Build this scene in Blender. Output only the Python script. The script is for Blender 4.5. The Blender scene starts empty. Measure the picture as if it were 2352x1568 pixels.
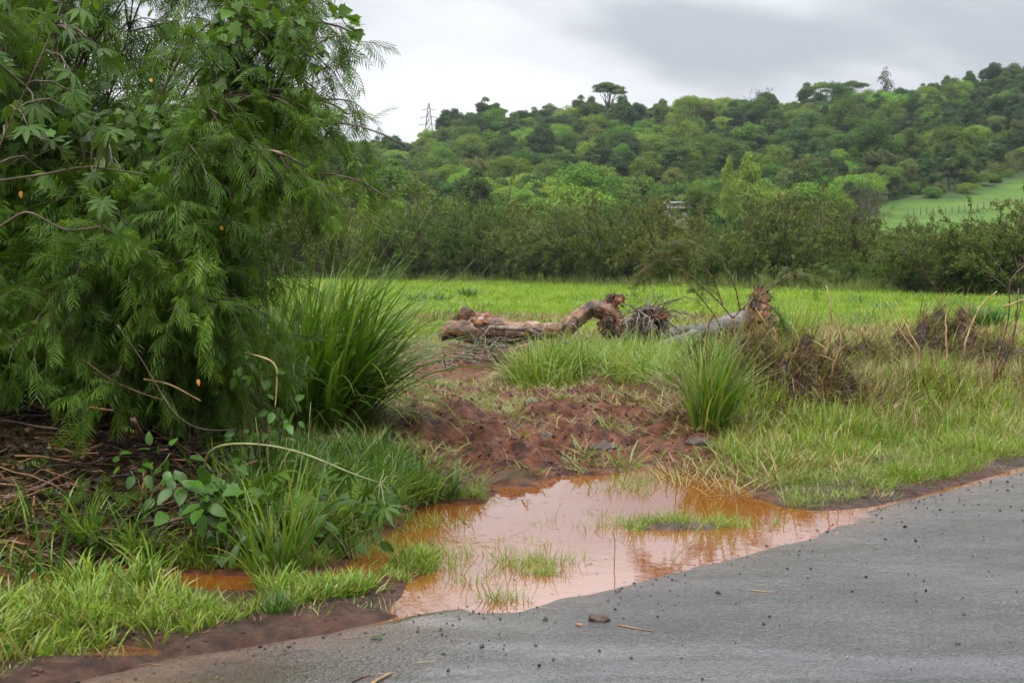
import bpy, math, random
import numpy as np
R = math.radians
rng = np.random.default_rng(11)
random.seed(5)
SC = bpy.context.scene

# ------------------------------------------------------------------ camera, sky, sun, exposure
CAM_H = 1.65
F = 50.0 / 36.0 * 1024.0
PITCH = math.atan((341 - 262) / F)
cd = bpy.data.cameras.new("camera")
cam = bpy.data.objects.new("camera", cd)
SC.collection.objects.link(cam)
cam.location = (0, 0, CAM_H)
cam.rotation_euler = (math.pi / 2 - PITCH, 0, 0)
cd.lens = 50; cd.sensor_width = 36
cd.clip_start = 0.05; cd.clip_end = 6000
cd.dof.use_dof = True
cd.dof.focus_distance = 12.5
cd.dof.aperture_fstop = 8.0
SC.camera = cam

SUN_EL, SUN_AZ = R(62), R(215)      # azimuth clockwise from +Y
world = bpy.data.worlds.new("World"); SC.world = world
world.use_nodes = True
def build_world():
    nt = world.node_tree; nt.nodes.clear(); N = nt.nodes.new; L = nt.links.new
    out = N('ShaderNodeOutputWorld'); bg = N('ShaderNodeBackground')
    sky = N('ShaderNodeTexSky'); sky.sky_type = 'NISHITA'; sky.sun_disc = False
    sky.sun_elevation = SUN_EL; sky.sun_rotation = SUN_AZ
    sky.air_density = 1.0; sky.dust_density = 3.0
    tc = N('ShaderNodeTexCoord')
    vr = N('ShaderNodeVectorRotate'); vr.rotation_type = 'Z_AXIS'; vr.inputs['Angle'].default_value = R(CLOUD_AZ); L(tc.outputs['Generated'], vr.inputs['Vector'])
    sep = N('ShaderNodeSeparateXYZ'); L(vr.outputs[0], sep.inputs[0])
    def M(op, a, b=None, c=None):
        n = N('ShaderNodeMath'); n.operation = op
        for i, v in enumerate((a, b, c)):
            if v is None: continue
            if isinstance(v, (int, float)): n.inputs[i].default_value = v
            else: L(v, n.inputs[i])
        return n.outputs[0]
    z = M('MAXIMUM', sep.outputs[2], 0.0)
    zz = M('ADD', z, 0.16)
    px = M('DIVIDE', sep.outputs[0], zz); py = M('DIVIDE', sep.outputs[1], zz)
    com = N('ShaderNodeCombineXYZ'); L(px, com.inputs[0]); L(py, com.inputs[1])
    mp = N('ShaderNodeMapping'); L(com.outputs[0], mp.inputs[0])
    mp.inputs['Location'].default_value = CLOUD_LOC
    mp.inputs['Rotation'].default_value = (0, 0, R(CLOUD_ROT)); mp.inputs['Scale'].default_value = (0.55, 0.30, 1)
    n1 = N('ShaderNodeTexNoise'); n1.inputs['Scale'].default_value = 1.0; n1.inputs['Detail'].default_value = 4
    n1.inputs['Roughness'].default_value = 0.48; n1.inputs['Distortion'].default_value = 0.35
    L(mp.outputs[0], n1.inputs['Vector'])
    rp = N('ShaderNodeValToRGB'); e = rp.color_ramp.elements
    rp.color_ramp.interpolation = 'EASE'
    e[0].position = 0.34; e[0].color = (0.87, 0.88, 0.895, 1)
    e[1].position = 0.65; e[1].color = (0.36, 0.375, 0.405, 1)
    m = e.new(0.49); m.color = (0.62, 0.635, 0.66, 1)
    n2 = N('ShaderNodeTexNoise'); n2.inputs['Scale'].default_value = 2.6; n2.inputs['Detail'].default_value = 4; L(mp.outputs[0], n2.inputs['Vector'])
    L(M('ADD', n1.outputs[0], M('MULTIPLY_ADD', n2.outputs[0], 0.50, -0.25)), rp.inputs[0])
    # overcast gradient, zenith boosted beyond the standard to light the scene, horizon dimmed
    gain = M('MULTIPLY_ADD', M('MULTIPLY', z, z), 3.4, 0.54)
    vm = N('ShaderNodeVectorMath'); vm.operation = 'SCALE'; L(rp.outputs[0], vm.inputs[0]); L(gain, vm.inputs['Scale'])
    vs = N('ShaderNodeVectorMath'); vs.operation = 'SCALE'; L(sky.outputs[0], vs.inputs[0]); vs.inputs['Scale'].default_value = 0.1
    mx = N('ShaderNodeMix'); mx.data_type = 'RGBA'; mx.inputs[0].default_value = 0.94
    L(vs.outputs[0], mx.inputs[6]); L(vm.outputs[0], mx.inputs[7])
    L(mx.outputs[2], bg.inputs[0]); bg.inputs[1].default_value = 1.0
    L(bg.outputs[0], out.inputs[0])
CLOUD_LOC = (15.48, 4.3, 0.0); CLOUD_ROT = 60; CLOUD_AZ = 37
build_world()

sd = bpy.data.lights.new("sun", 'SUN'); sd.energy = 1.5; sd.angle = R(35); sd.color = (1.0, 0.97, 0.92)
sun = bpy.data.objects.new("sun", sd); SC.collection.objects.link(sun)
sun.rotation_euler = (math.pi / 2 - SUN_EL, 0, math.pi - SUN_AZ)

SC.view_settings.view_transform = 'Standard'; SC.view_settings.look = 'None'
SC.view_settings.exposure = 1.28; SC.view_settings.gamma = 1.0
SC.view_settings.use_curve_mapping = False
SC.render.engine = 'CYCLES'
cy = SC.cycles
cy.max_bounces = 4; cy.diffuse_bounces = 2; cy.glossy_bounces = 2; cy.transmission_bounces = 2; cy.use_adaptive_sampling = True; cy.adaptive_threshold = 0.02
cy.transparent_max_bounces = 4; cy.volume_bounces = 0
cy.caustics_reflective = False; cy.caustics_refractive = False
cy.use_denoising = True
try: cy.denoiser = 'OPENIMAGEDENOISE'
except Exception: pass
cy.sample_clamp_indirect = 4.0

# ------------------------------------------------------------------ helpers
def link(o): SC.collection.objects.link(o); return o
def tag(o, label=None, cat=None, group=None, kind=None):
    if label: o["label"] = label
    if cat: o["category"] = cat
    if group: o["group"] = group
    if kind: o["kind"] = kind
    return o
def empty(name, loc=(0, 0, 0)):
    o = bpy.data.objects.new(name, None); o.empty_display_size = 0.1; o.location = tuple(float(c) for c in loc); return link(o)

def make_mesh(name, V, faces, mats=(), smooth=True, attrs=None):
    """V (n,3); faces list of (array (m,k), material index)"""
    V = np.asarray(V, np.float32)
    me = bpy.data.meshes.new(name)
    me.vertices.add(len(V)); me.vertices.foreach_set('co', V.ravel())
    loops = []; starts = []; midx = []; s = 0
    for f, m in faces:
        f = np.asarray(f, np.int32)
        if len(f) == 0: continue
        k = f.shape[1]
        loops.append(f.ravel()); starts.append(s + np.arange(len(f), dtype=np.int32) * k)
        midx.append(np.full(len(f), m, np.int32)); s += f.size
    loops = np.concatenate(loops); starts = np.concatenate(starts); midx = np.concatenate(midx)
    me.loops.add(len(loops)); me.loops.foreach_set('vertex_index', loops)
    me.polygons.add(len(starts)); me.polygons.foreach_set('loop_start', starts)
    me.polygons.foreach_set('material_index', midx)
    me.polygons.foreach_set('use_smooth', np.full(len(starts), smooth))
    for m in mats: me.materials.append(m)
    if attrs:
        for an, av in attrs.items():
            a = me.attributes.new(an, 'FLOAT', 'POINT'); a.data.foreach_set('value', np.asarray(av, np.float32))
    me.update(calc_edges=True)
    return me

class MB:
    """collects geometry into one mesh"""
    def __init__(s): s.v = []; s.f = []; s.n = 0
    def add(s, V, F, mat=0):
        s.v.append(np.asarray(V, np.float32).reshape(-1, 3))
        for f in (F if isinstance(F, (list, tuple)) else [F]):
            f = np.asarray(f, np.int64)
            if len(f): s.f.append((f + s.n, mat))
        s.n += len(s.v[-1]); return s
    def mesh(s, name, mats, smooth=True): return make_mesh(name, np.concatenate(s.v), s.f, mats, smooth)
    def build(s, name, mats, parent=None, smooth=True, origin=None):
        if not isinstance(mats, (list, tuple)): mats = [mats]
        V = np.concatenate(s.v)
        if parent is not None: V = V - np.array(parent.location, np.float32)
        me = make_mesh(name, V, s.f, mats, smooth)
        o = link(bpy.data.objects.new(name, me)); o.parent = parent
        return o

def nrm(v):
    return v / np.maximum(np.linalg.norm(v, axis=-1, keepdims=True), 1e-9)

def strips(P, W, side):
    """flat ribbons: P (N,k,3), W (N,k), side (N,3) or (N,k,3)"""
    N, k, _ = P.shape
    if side.ndim == 2: side = np.repeat(side[:, None, :], k, 1)
    o = side * W[..., None] * 0.5
    V = np.stack([P - o, P + o], 2).reshape(-1, 3)
    b = (np.arange(N) * k * 2)[:, None] + (np.arange(k - 1) * 2)[None, :]
    b = b.ravel()
    return V, np.stack([b, b + 1, b + 3, b + 2], 1)

def tubes(P, Rd, n=5, cap=True):
    """P (N,k,3), Rd (N,k)"""
    P = np.asarray(P, float); Rd = np.asarray(Rd, float)
    if P.ndim == 2: P = P[None]; Rd = Rd[None]
    N, k, _ = P.shape
    T = nrm(np.gradient(P, axis=1))
    ref = np.zeros((N, 1, 3)); m = np.abs(T.mean(1)[:, 2]) > 0.8
    ref[:, 0, 2] = 1; ref[m] = (1, 0.1, 0)
    A = nrm(np.cross(T, ref)); B = np.cross(T, A)
    a = np.arange(n) / n * 2 * np.pi
    V = P[:, :, None, :] + Rd[:, :, None, None] * (A[:, :, None, :] * np.cos(a)[:, None] + B[:, :, None, :] * np.sin(a)[:, None])
    base = (np.arange(N) * k * n)[:, None, None] + (np.arange(k - 1) * n)[None, :, None]
    i = np.arange(n)[None, None, :]; j = (np.arange(n) + 1) % n; j = j[None, None, :]
    q = np.stack([base + i, base + j, base + n + j, base + n + i], -1).reshape(-1, 4)
    F_ = [q]
    if cap:
        F_.append((np.arange(N) * k * n)[:, None] + np.arange(n)[::-1][None])
        F_.append((np.arange(N) * k * n + (k - 1) * n)[:, None] + np.arange(n)[None])
    return V.reshape(-1, 3), F_

def place(tv, tfs, M, T):
    """copies of a template: tv (n,3), tfs list of face arrays, M (N,3,3), T (N,3)"""
    tv = np.asarray(tv, float); n = len(tv); N = len(T)
    V = np.einsum('nij,vj->nvi', M, tv) + T[:, None, :]
    off = (np.arange(N) * n)
    return V.reshape(-1, 3), [(off[:, None, None] + np.asarray(f)[None]).reshape(-1, np.asarray(f).shape[1]) for f in tfs]

def frames(d, up=None, roll=None):
    """rotation matrices whose local +Y is d, local +Z near up"""
    d = nrm(np.asarray(d, float)); N = len(d)
    u = np.tile(np.array([0, 0, 1.0]), (N, 1)) if up is None else nrm(up)
    x = np.cross(d, u); bad = np.linalg.norm(x, axis=1) < 1e-3; x[bad] = (1, 0, 0)
    x = nrm(x); z = np.cross(x, d)
    if roll is not None:
        c, s = np.cos(roll)[:, None], np.sin(roll)[:, None]
        x, z = x * c + z * s, z * c - x * s
    return np.stack([x, d, z], 2)

def blades(base, L, w, az, lean, bend, k=4, twist=0.5):
    N = len(base)
    P = np.zeros((N, k + 1, 3)); P[:, 0] = base
    dirx = np.cos(az); diry = np.sin(az)
    for i in range(k):
        th = lean + bend * ((i + 0.5) / k) ** 1.3
        st = L / k
        P[:, i + 1, 0] = P[:, i, 0] + st * np.sin(th) * dirx
        P[:, i + 1, 1] = P[:, i, 1] + st * np.sin(th) * diry
        P[:, i + 1, 2] = P[:, i, 2] + st * np.cos(th)
    t = np.linspace(0, 1, k + 1)
    prof = np.interp(t, [0, 0.25, 0.6, 1], [0.65, 1, 0.85, 0.04])
    W = w[:, None] * prof[None]
    a2 = az + np.pi / 2 + rng.normal(0, twist, N)
    side = np.stack([np.cos(a2), np.sin(a2), rng.normal(0, 0.15, N)], 1)
    return strips(P, W, nrm(side))

def grow(P0, D0, L, k, droop, wob, pull=None):
    N = len(P0); P = np.zeros((N, k, 3)); P[:, 0] = P0; d = nrm(D0)
    for i in range(1, k):
        d = d + rng.normal(0, wob, (N, 3)); d[:, 2] -= np.asarray(droop) * (i / k)
        if pull is not None: d = d + pull
        d = nrm(d); P[:, i] = P[:, i - 1] + d * (np.asarray(L) / (k - 1))[:, None]
    return P

# lattice noise
def _hash(ix, iy, iz, seed):
    h = (ix * 374761393 + iy * 668265263 + iz * 2147483647 + seed * 1274126177) & 0xFFFFFFFF
    h = ((h ^ (h >> 13)) * 1274126177) & 0xFFFFFFFF
    h = (h ^ (h >> 16)) & 0xFFFFFFFF
    return h / 4294967295.0 * 2 - 1
def vnoise(p, seed=0):
    p = np.asarray(p, float)
    if p.shape[-1] == 2: p = np.concatenate([p, np.zeros(p.shape[:-1] + (1,))], -1)
    i = np.floor(p).astype(np.int64); f = p - i; f = f * f * (3 - 2 * f)
    r = 0
    for dx in (0, 1):
        for dy in (0, 1):
            for dz in (0, 1):
                w = (f[..., 0] if dx else 1 - f[..., 0]) * (f[..., 1] if dy else 1 - f[..., 1]) * (f[..., 2] if dz else 1 - f[..., 2])
                r = r + w * _hash(i[..., 0] + dx, i[..., 1] + dy, i[..., 2] + dz, seed)
    return r
def fbm(p, oct=4, seed=0, gain=0.5):
    p = np.asarray(p, float); a = 1.0; s = 0; t = 0
    for o in range(oct):
        s = s + a * vnoise(p * (2.03 ** o) + 17.3 * o, seed + o); t += a; a *= gain
    return s / t
def sstep(a, b, x):
    t = np.clip((x - a) / (b - a), 0, 1); return t * t * (3 - 2 * t)

# a spot in the photograph (2352 px wide copy) -> where it stands on the ground / at a known distance
def ray(X, Y):
    u = np.asarray(X, float) * 1024 / 2352; v = np.asarray(Y, float) * 1024 / 2352
    x = (u - 512) / F; yu = -(v - 341) / F
    cp, sp = math.cos(PITCH), math.sin(PITCH)
    return x, cp + yu * sp, -sp + yu * cp
def g(X, Y, z=0.0):
    x, y, zz = ray(X, Y); t = (z - CAM_H) / zz
    return np.stack([x * t, y * t], -1)
def at(X, Y, d):
    x, y, zz = ray(X, Y); t = d / y
    return np.stack([x * t, y * t, CAM_H + zz * t], -1)

# ------------------------------------------------------------------ materials
def mat_nodes(name):
    m = bpy.data.materials.new(name); m.use_nodes = True
    nt = m.node_tree; nt.nodes.clear()
    return m, nt, nt.nodes.new, nt.links.new
def ramp(N, stops):
    r = N('ShaderNodeValToRGB'); e = r.color_ramp.elements
    e[0].position, e[0].color = stops[0][0], (*stops[0][1], 1)
    e[1].position, e[1].color = stops[-1][0], (*stops[-1][1], 1)
    for p, c in stops[1:-1]:
        q = e.new(p); q.color = (*c, 1)
    return r
def leaf_mat(name, cols, rough=0.45, trans=0.3, objvar=0.0, spec=0.35, huevar=0.0, sat=1.0, drift=0.0, dscale=1.5):
    m, nt, N, L = mat_nodes(name)
    out = N('ShaderNodeOutputMaterial'); bs = N('ShaderNodeBsdfPrincipled'); tr = N('ShaderNodeBsdfTranslucent'); mx = N('ShaderNodeMixShader')
    geo = N('ShaderNodeNewGeometry')
    n = len(cols)
    rp = ramp(N, [(i / (n - 1), c) for i, c in enumerate(cols)]); f_ = geo.outputs['Random Per Island']
    if drift:
        tc = N('ShaderNodeTexCoord'); dn = N('ShaderNodeTexNoise'); dn.inputs['Scale'].default_value = dscale; dn.inputs['Detail'].default_value = 3; L(geo.outputs['Position'], dn.inputs['Vector'])
        mr_ = N('ShaderNodeMapRange'); L(dn.outputs[0], mr_.inputs[0]); mr_.inputs[1].default_value = 0.35; mr_.inputs[2].default_value = 0.65
        dm_ = N('ShaderNodeMix'); dm_.data_type = 'FLOAT'; dm_.inputs[0].default_value = drift; L(f_, dm_.inputs[2]); L(mr_.outputs[0], dm_.inputs[3]); f_ = dm_.outputs[0]
    L(f_, rp.inputs[0])
    hs = N('ShaderNodeHueSaturation'); L(rp.outputs[0], hs.inputs['Color']); hs.inputs['Saturation'].default_value = sat
    if objvar > 0:
        oi = N('ShaderNodeObjectInfo'); mr = N('ShaderNodeMapRange'); L(oi.outputs['Random'], mr.inputs[0])
        mr.inputs[3].default_value = 1 - objvar; mr.inputs[4].default_value = 1 + objvar; L(mr.outputs[0], hs.inputs['Value'])
        if huevar:
            wn = N('ShaderNodeTexWhiteNoise'); wn.noise_dimensions = '1D'; L(oi.outputs['Random'], wn.inputs['W'])
            m2 = N('ShaderNodeMapRange'); L(wn.outputs['Value'], m2.inputs[0]); m2.inputs[3].default_value = 0.5 - huevar; m2.inputs[4].default_value = 0.5 + huevar
            L(m2.outputs[0], hs.inputs['Hue'])
    L(hs.outputs[0], bs.inputs['Base Color']); bs.inputs['Roughness'].default_value = rough
    bs.inputs['Specular IOR Level'].default_value = spec
    g2 = N('ShaderNodeMix'); g2.data_type = 'RGBA'; g2.blend_type = 'MULTIPLY'; g2.inputs[0].default_value = 1
    L(hs.outputs[0], g2.inputs[6]); g2.inputs[7].default_value = (1.35, 1.25, 0.7, 1)
    L(g2.outputs[2], tr.inputs[0])
    mx.inputs[0].default_value = trans; L(bs.outputs[0], mx.inputs[1]); L(tr.outputs[0], mx.inputs[2]); L(mx.outputs[0], out.inputs[0])
    return m
def rough_mat(name, stops, scale=8, detail=6, rough=0.8, bump=0.3, bscale=None, spec=0.4, coord='Object', stretch=(1, 1, 1), island=0.0, dist=0.02):
    m, nt, N, L = mat_nodes(name)
    out = N('ShaderNodeOutputMaterial'); bs = N('ShaderNodeBsdfPrincipled')
    tc = N('ShaderNodeTexCoord'); mp = N('ShaderNodeMapping'); L(tc.outputs[coord], mp.inputs[0]); mp.inputs['Scale'].default_value = stretch
    no = N('ShaderNodeTexNoise'); no.inputs['Scale'].default_value = scale; no.inputs['Detail'].default_value = detail; no.inputs['Roughness'].default_value = 0.6
    L(mp.outputs[0], no.inputs['Vector'])
    f = no.outputs[0]
    if island:
        geo = N('ShaderNodeNewGeometry'); ma = N('ShaderNodeMath'); ma.operation = 'MULTIPLY_ADD'; L(geo.outputs['Random Per Island'], ma.inputs[0])
        ma.inputs[1].default_value = island; L(f, ma.inputs[2]); mb = N('ShaderNodeMath'); mb.operation = 'SUBTRACT'; L(ma.outputs[0], mb.inputs[0]); mb.inputs[1].default_value = island / 2
        f = mb.outputs[0]
    rp = ramp(N, [(0.5 + (p_ - 0.5) * 0.6, c_) for p_, c_ in stops]); L(f, rp.inputs[0]); L(rp.outputs[0], bs.inputs['Base Color'])
    bs.inputs['Roughness'].default_value = rough; bs.inputs['Specular IOR Level'].default_value = spec
    if bump:
        n2 = N('ShaderNodeTexNoise'); n2.inputs['Scale'].default_value = bscale or scale * 3; n2.inputs['Detail'].default_value = 5; L(mp.outputs[0], n2.inputs['Vector'])
        b = N('ShaderNodeBump'); b.inputs['Strength'].default_value = bump; b.inputs['Distance'].default_value = dist; L(n2.outputs[0], b.inputs['Height']); L(b.outputs[0], bs.inputs['Normal'])
    L(bs.outputs[0], out.inputs[0])
    return m
# ------------------------------------------------------------------ lie of the land
WATER_Z = -0.012
PUD = g(*np.array([(905,1400),(1050,1420),(1250,1400),(1500,1360),(1700,1300),(1900,1250),(2060,1195),(2200,1138),(2360,1078),(2480,1036),(2470,1030),
 (2352,1066),(2210,1112),(2120,1148),(2000,1160),(1880,1168),(1800,1160),(1740,1135),(1690,1100),(1620,1082),(1480,1064),(1420,1085),(1260,1092),(1230,1112),
 (1160,1112),(1095,1090),(1130,1128),(1110,1152),(1010,1145),(930,1165),(850,1215),(790,1258),(740,1305),(560,1312),(400,1306),(240,1296),(0,1288),(-500,1290),
 (-500,1330),(0,1332),(240,1340),(560,1346),(740,1344),(800,1338),(850,1322),(900,1298),(960,1272),(1005,1255),(1015,1275),(985,1310),(940,1350)]).T)
MUD = g(*np.array([(890,1130),(890,1000),(925,930),(955,870),(1100,835),(1200,850),(1235,915),(1420,915),(1580,930),(1640,990),(1640,1075),(1480,1066),(1250,1095),(1100,1095),(1130,1140),(980,1150)]).T)
BACKMUD = g(*np.array([(960,880),(1010,840),(1080,815),(1150,815),(1220,850),(1190,890),(1100,880)]).T)
ROADPX = np.array([(-1600,2160),(-500,1730),(0,1590),(360,1502),(640,1458),(860,1418),(1050,1382),(1300,1330),(1550,1272),(1800,1212),(2100,1136),(2352,1070),(2900,955),(3900,830)])
ROAD = g(*ROADPX.T)
def poly_sd(px, py, poly):
    x = np.ravel(px).astype(float); y = np.ravel(py).astype(float)
    d2 = np.full(x.shape, 1e18); ins = np.zeros(x.shape, bool)
    n = len(poly)
    for i in range(n):
        a = poly[i]; b = poly[(i + 1) % n]; e = b - a
        t = np.clip(((x - a[0]) * e[0] + (y - a[1]) * e[1]) / max(e @ e, 1e-12), 0, 1)
        d2 = np.minimum(d2, (x - a[0] - t * e[0]) ** 2 + (y - a[1] - t * e[1]) ** 2)
        if a[1] != b[1]:
            c = ((a[1] > y) != (b[1] > y)) & (x < (b[0] - a[0]) * (y - a[1]) / (b[1] - a[1]) + a[0])
            ins ^= c
    d = np.sqrt(d2); d[ins] *= -1
    return d.reshape(np.shape(px))
_rp = np.concatenate([ROAD, [[40, -10], [-10, -10]]])
def road_sd(x, y): return poly_sd(x, y, _rp)        # negative on the road
CM1 = g(1810, 985); CM2 = g(2200, 885)              # the two flood debris mounds
CMB = np.array([-2.85, 8.7])                         # heap below the big bush
POOL = g(200, 1492)
def land(x, y):
    x = np.asarray(x, float); y = np.asarray(y, float)
    near = (y < 60) & (np.abs(x) < 40)
    dp = np.full(x.shape, 50.0); dr = np.full(x.shape, 50.0); dm = np.full(x.shape, 50.0)
    if near.any():
        dp[near] = poly_sd(x[near], y[near], PUD); dr[near] = road_sd(x[near], y[near])
        dm[near] = np.minimum(poly_sd(x[near], y[near], MUD), poly_sd(x[near], y[near], BACKMUD))
    return dp, dr, dm
def H(x, y, full=False):
    x = np.asarray(x, float); y = np.asarray(y, float)
    dp, dr, dm = land(x, y)
    q = np.stack([x, y], -1)
    dpn = dp + 0.10 * fbm(q * 2.2, 3, 3)
    L = 0.035 + 0.13 * sstep(1.2, 5.0, dr)
    verge = sstep(1.2, 2.2, x) * (1 - sstep(2.2, 3.2, dr))
    L = L + verge * (0.035 * fbm(q * 1.6, 3, 8) - 0.012)
    mud = sstep(0.18, -0.1, dm + 0.12 * fbm(q * 3.0, 3, 21))
    h = np.where(dpn < 0, WATER_Z - 0.09 * (1 - np.exp(dpn / 0.3)), WATER_Z + (L - WATER_Z) * (1 - np.exp(-np.maximum(dpn, 0) / 0.22)))
    lump = np.maximum(fbm(q * 5.5, 4, 31, 0.6), -0.25)
    big = fbm(q * 1.7, 2, 33)
    rut = 0.12 * np.exp(-(((x - (-0.05 - 0.16 * (y - 9.5))) / 0.12) ** 2)) + 0.09 * np.exp(-(((x - (0.75 - 0.16 * (y - 9.5))) / 0.11) ** 2)) + 0.05 * np.exp(-(((x + 0.85 + 0.1 * (y - 9.5)) / 0.10) ** 2))
    h = h + mud * np.clip(dpn / 0.4, 0, 1) * (0.13 * lump + 0.05 * fbm(q * 15, 2, 35) + 0.12 * big + 0.05 - rut)
    h = h + 0.016 * fbm(q * 3.3, 3, 40) * np.clip(dpn / 0.3, 0, 1) * sstep(0.0, 0.4, dr)
    h = h - 0.06 * sstep(0.02, -0.10, dr) - 0.05 * sstep(-0.1, -0.4, dr)
    h = h + 0.20 * np.exp(-(((x - CM1[0]) / 0.62) ** 2 + ((y - CM1[1] - 0.55) / 0.5) ** 2))
    h = h + 0.18 * np.exp(-(((x - CM2[0]) / 0.85) ** 2 + ((y - CM2[1] - 0.5) / 0.6) ** 2))
    h = h + 0.60 * np.exp(-(((x - CMB[0]) / 1.25) ** 2 + ((y - CMB[1]) / 0.75) ** 2))
    h = h + 0.10 * np.exp(-(((x + 1.55) / 0.6) ** 2 + ((y - 12.9) / 0.6) ** 2))
    h = h + 0.05 * fbm(q * 0.25, 2, 50) * sstep(14, 30, y)
    rx_ = np.clip((x - 1.6) / 4.2, 0, 1); ry_ = 14.1 + 0.62 * (x - 1.9)
    h = h + 0.20 * sstep(1.2, 2.2, x) * sstep(8.5, 6.5, x) * np.exp(-((y - ry_) / 0.75) ** 2) * (1 + 0.6 * fbm(q * 1.5, 2, 55))
    h = h - 0.11 * np.exp(-(((x - POOL[0]) / 0.34) ** 2 + ((y - POOL[1]) / 0.13) ** 2) ** 1.5)
    if full: return h, dpn, dr, mud, verge
    return h
def on(xy, dz=0.0):
    xy = np.asarray(xy, float); return np.array([xy[..., 0], xy[..., 1], H(xy[..., 0], xy[..., 1]) + dz]).T

# field edge where the thicket stands (distance of the edge for a bearing x/y)
def edge_y(x): return 118 - 0.55 * x - 0.0 * x
# far hill
CREST = np.array([(-900,380),(0,345),(650,330),(800,318),(930,322),(1000,298),(1060,268),(1150,268),(1300,262),(1400,250),(1500,248),(1600,232),(1740,232),(1800,244),(1880,232),(2000,225),(2100,220),(2200,196),(2300,192),(2400,178),(3200,120)])
_ca = (CREST[:, 0] * 1024 / 2352 - 512) / F; _ce = (262 - (CREST[:, 1] + np.interp(CREST[:, 0], [900, 1200], [38, 22])) * 1024 / 2352) / F
D0, D1 = 125.0, 430.0
def hill_z(x, y):
    x = np.asarray(x, float); y = np.asarray(y, float)
    a = x / np.maximum(y, 1); e = np.interp(a, _ca, _ce)
    q = np.stack([x, y], -1)
    t = np.clip((y - D0) / (D1 - D0), 0, 1)
    e = e * (0.20 * t + 0.80 * t ** 0.95)
    z = e * np.minimum(y, D1) * (1 - 0.5 * sstep(D1, 900, y))
    z = z + 2.2 * fbm(q * 0.018, 3, 60) * sstep(140, 240, y)
    return z + 0.2 - 1.2 * sstep(160, 120, y)
PAST = np.array([(1930,560),(1975,505),(2010,470),(2090,462),(2180,462),(2260,440),(2330,415),(2420,405),(2900,400),(2900,640),(1930,640)], float)
def in_pasture(x, y, z):
    # pasture on the lower slope, east side
    a = x / y * F + 512; v = 262 - (z - CAM_H) / y * F
    return poly_sd(a * 2352 / 1024, v * 2352 / 1024, PAST)

def axis(lo, a, b, hi, step, gr):
    c = list(np.arange(a, b + 1e-6, step)); s = step; v = c[-1]
    while v < hi: s *= gr; v += s; c.append(v)
    s = step; v = c[0]; pre = []
    while v > lo: s *= gr; v -= s; pre.append(v)
    return np.array(pre[::-1] + c)
def grid(xs, ys, zf):
    X, Y = np.meshgrid(xs, ys); r = zf(X.ravel(), Y.ravel())
    n, m = len(xs), len(ys)
    i = (np.arange(m - 1)[:, None] * n + np.arange(n - 1)[None]).ravel()
    Fq = np.stack([i, i + 1, i + n + 1, i + n], 1)
    return X.ravel(), Y.ravel(), r, Fq

# ---- ground
def ground_mat():
    m, nt, N, L = mat_nodes('ground_soil')
    out = N('ShaderNodeOutputMaterial'); bs = N('ShaderNodeBsdfPrincipled')
    tc = N('ShaderNodeTexCoord')
    def noise(s, d=6, r=0.6):
        n = N('ShaderNodeTexNoise'); n.inputs['Scale'].default_value = s; n.inputs['Detail'].default_value = d; n.inputs['Roughness'].default_value = r
        L(tc.outputs['Object'], n.inputs['Vector']); return n.outputs[0]
    am = N('ShaderNodeAttribute'); am.attribute_name = 'mud'
    af = N('ShaderNodeAttribute'); af.attribute_name = 'field'
    mudc = ramp(N, [(0.36, (0.045, 0.015, 0.007)), (0.5, (0.122, 0.042, 0.018)), (0.64, (0.20, 0.076, 0.036))]); L(noise(9), mudc.inputs[0])
    soil = ramp(N, [(0.35, (0.030, 0.022, 0.009)), (0.5, (0.065, 0.052, 0.018)), (0.65, (0.085, 0.085, 0.022))]); L(noise(5), soil.inputs[0])
    fld = ramp(N, [(0.3, (0.075, 0.13, 0.02)), (0.5, (0.10, 0.19, 0.022)), (0.7, (0.14, 0.23, 0.03))]); L(noise(0.35), fld.inputs[0])
    m1 = N('ShaderNodeMix'); m1.data_type = 'RGBA'; L(af.outputs['Fac'], m1.inputs[0]); L(soil.outputs[0], m1.inputs[6]); L(fld.outputs[0], m1.inputs[7])
    m2 = N('ShaderNodeMix'); m2.data_type = 'RGBA'; L(am.outputs['Fac'], m2.inputs[0]); L(m1.outputs[2], m2.inputs[6]); L(mudc.outputs[0], m2.inputs[7])
    ad = N('ShaderNodeAttribute'); ad.attribute_name = 'dirt'
    dirt = ramp(N, [(0.36, (0.022, 0.014, 0.009)), (0.5, (0.055, 0.033, 0.021)), (0.64, (0.098, 0.060, 0.040))]); L(noise(11), dirt.inputs[0])
    m3 = N('ShaderNodeMix'); m3.data_type = 'RGBA'; L(ad.outputs['Fac'], m3.inputs[0]); L(m2.outputs[2], m3.inputs[6]); L(dirt.outputs[0], m3.inputs[7])
    L(m3.outputs[2], bs.inputs['Base Color'])
    rr = N('ShaderNodeMapRange'); L(noise(4, 4), rr.inputs[0]); rr.inputs[1].default_value = 0.35; rr.inputs[2].default_value = 0.65; rr.inputs[3].default_value = 0.36; rr.inputs[4].default_value = 0.95; bs.inputs['Specular IOR Level'].default_value = 0.28
    L(rr.outputs[0], bs.inputs['Roughness'])
    b = N('ShaderNodeBump'); b.inputs['Strength'].default_value = 1.0; b.inputs['Distance'].default_value = 0.05; hb = N('ShaderNodeMath'); hb.operation = 'MULTIPLY_ADD'; L(noise(70, 4, 0.7), hb.inputs[0]); hb.inputs[1].default_value = 0.35; L(noise(22, 8, 0.75), hb.inputs[2]); L(hb.outputs[0], b.inputs['Height']); L(b.outputs[0], bs.inputs['Normal'])
    L(bs.outputs[0], out.inputs[0]); return m
xs = axis(-560, -4.2, 5.2, 560, 0.055, 1.085); ys = axis(-60, 5.4, 15.0, 700, 0.055, 1.055)
keep = {}
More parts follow.
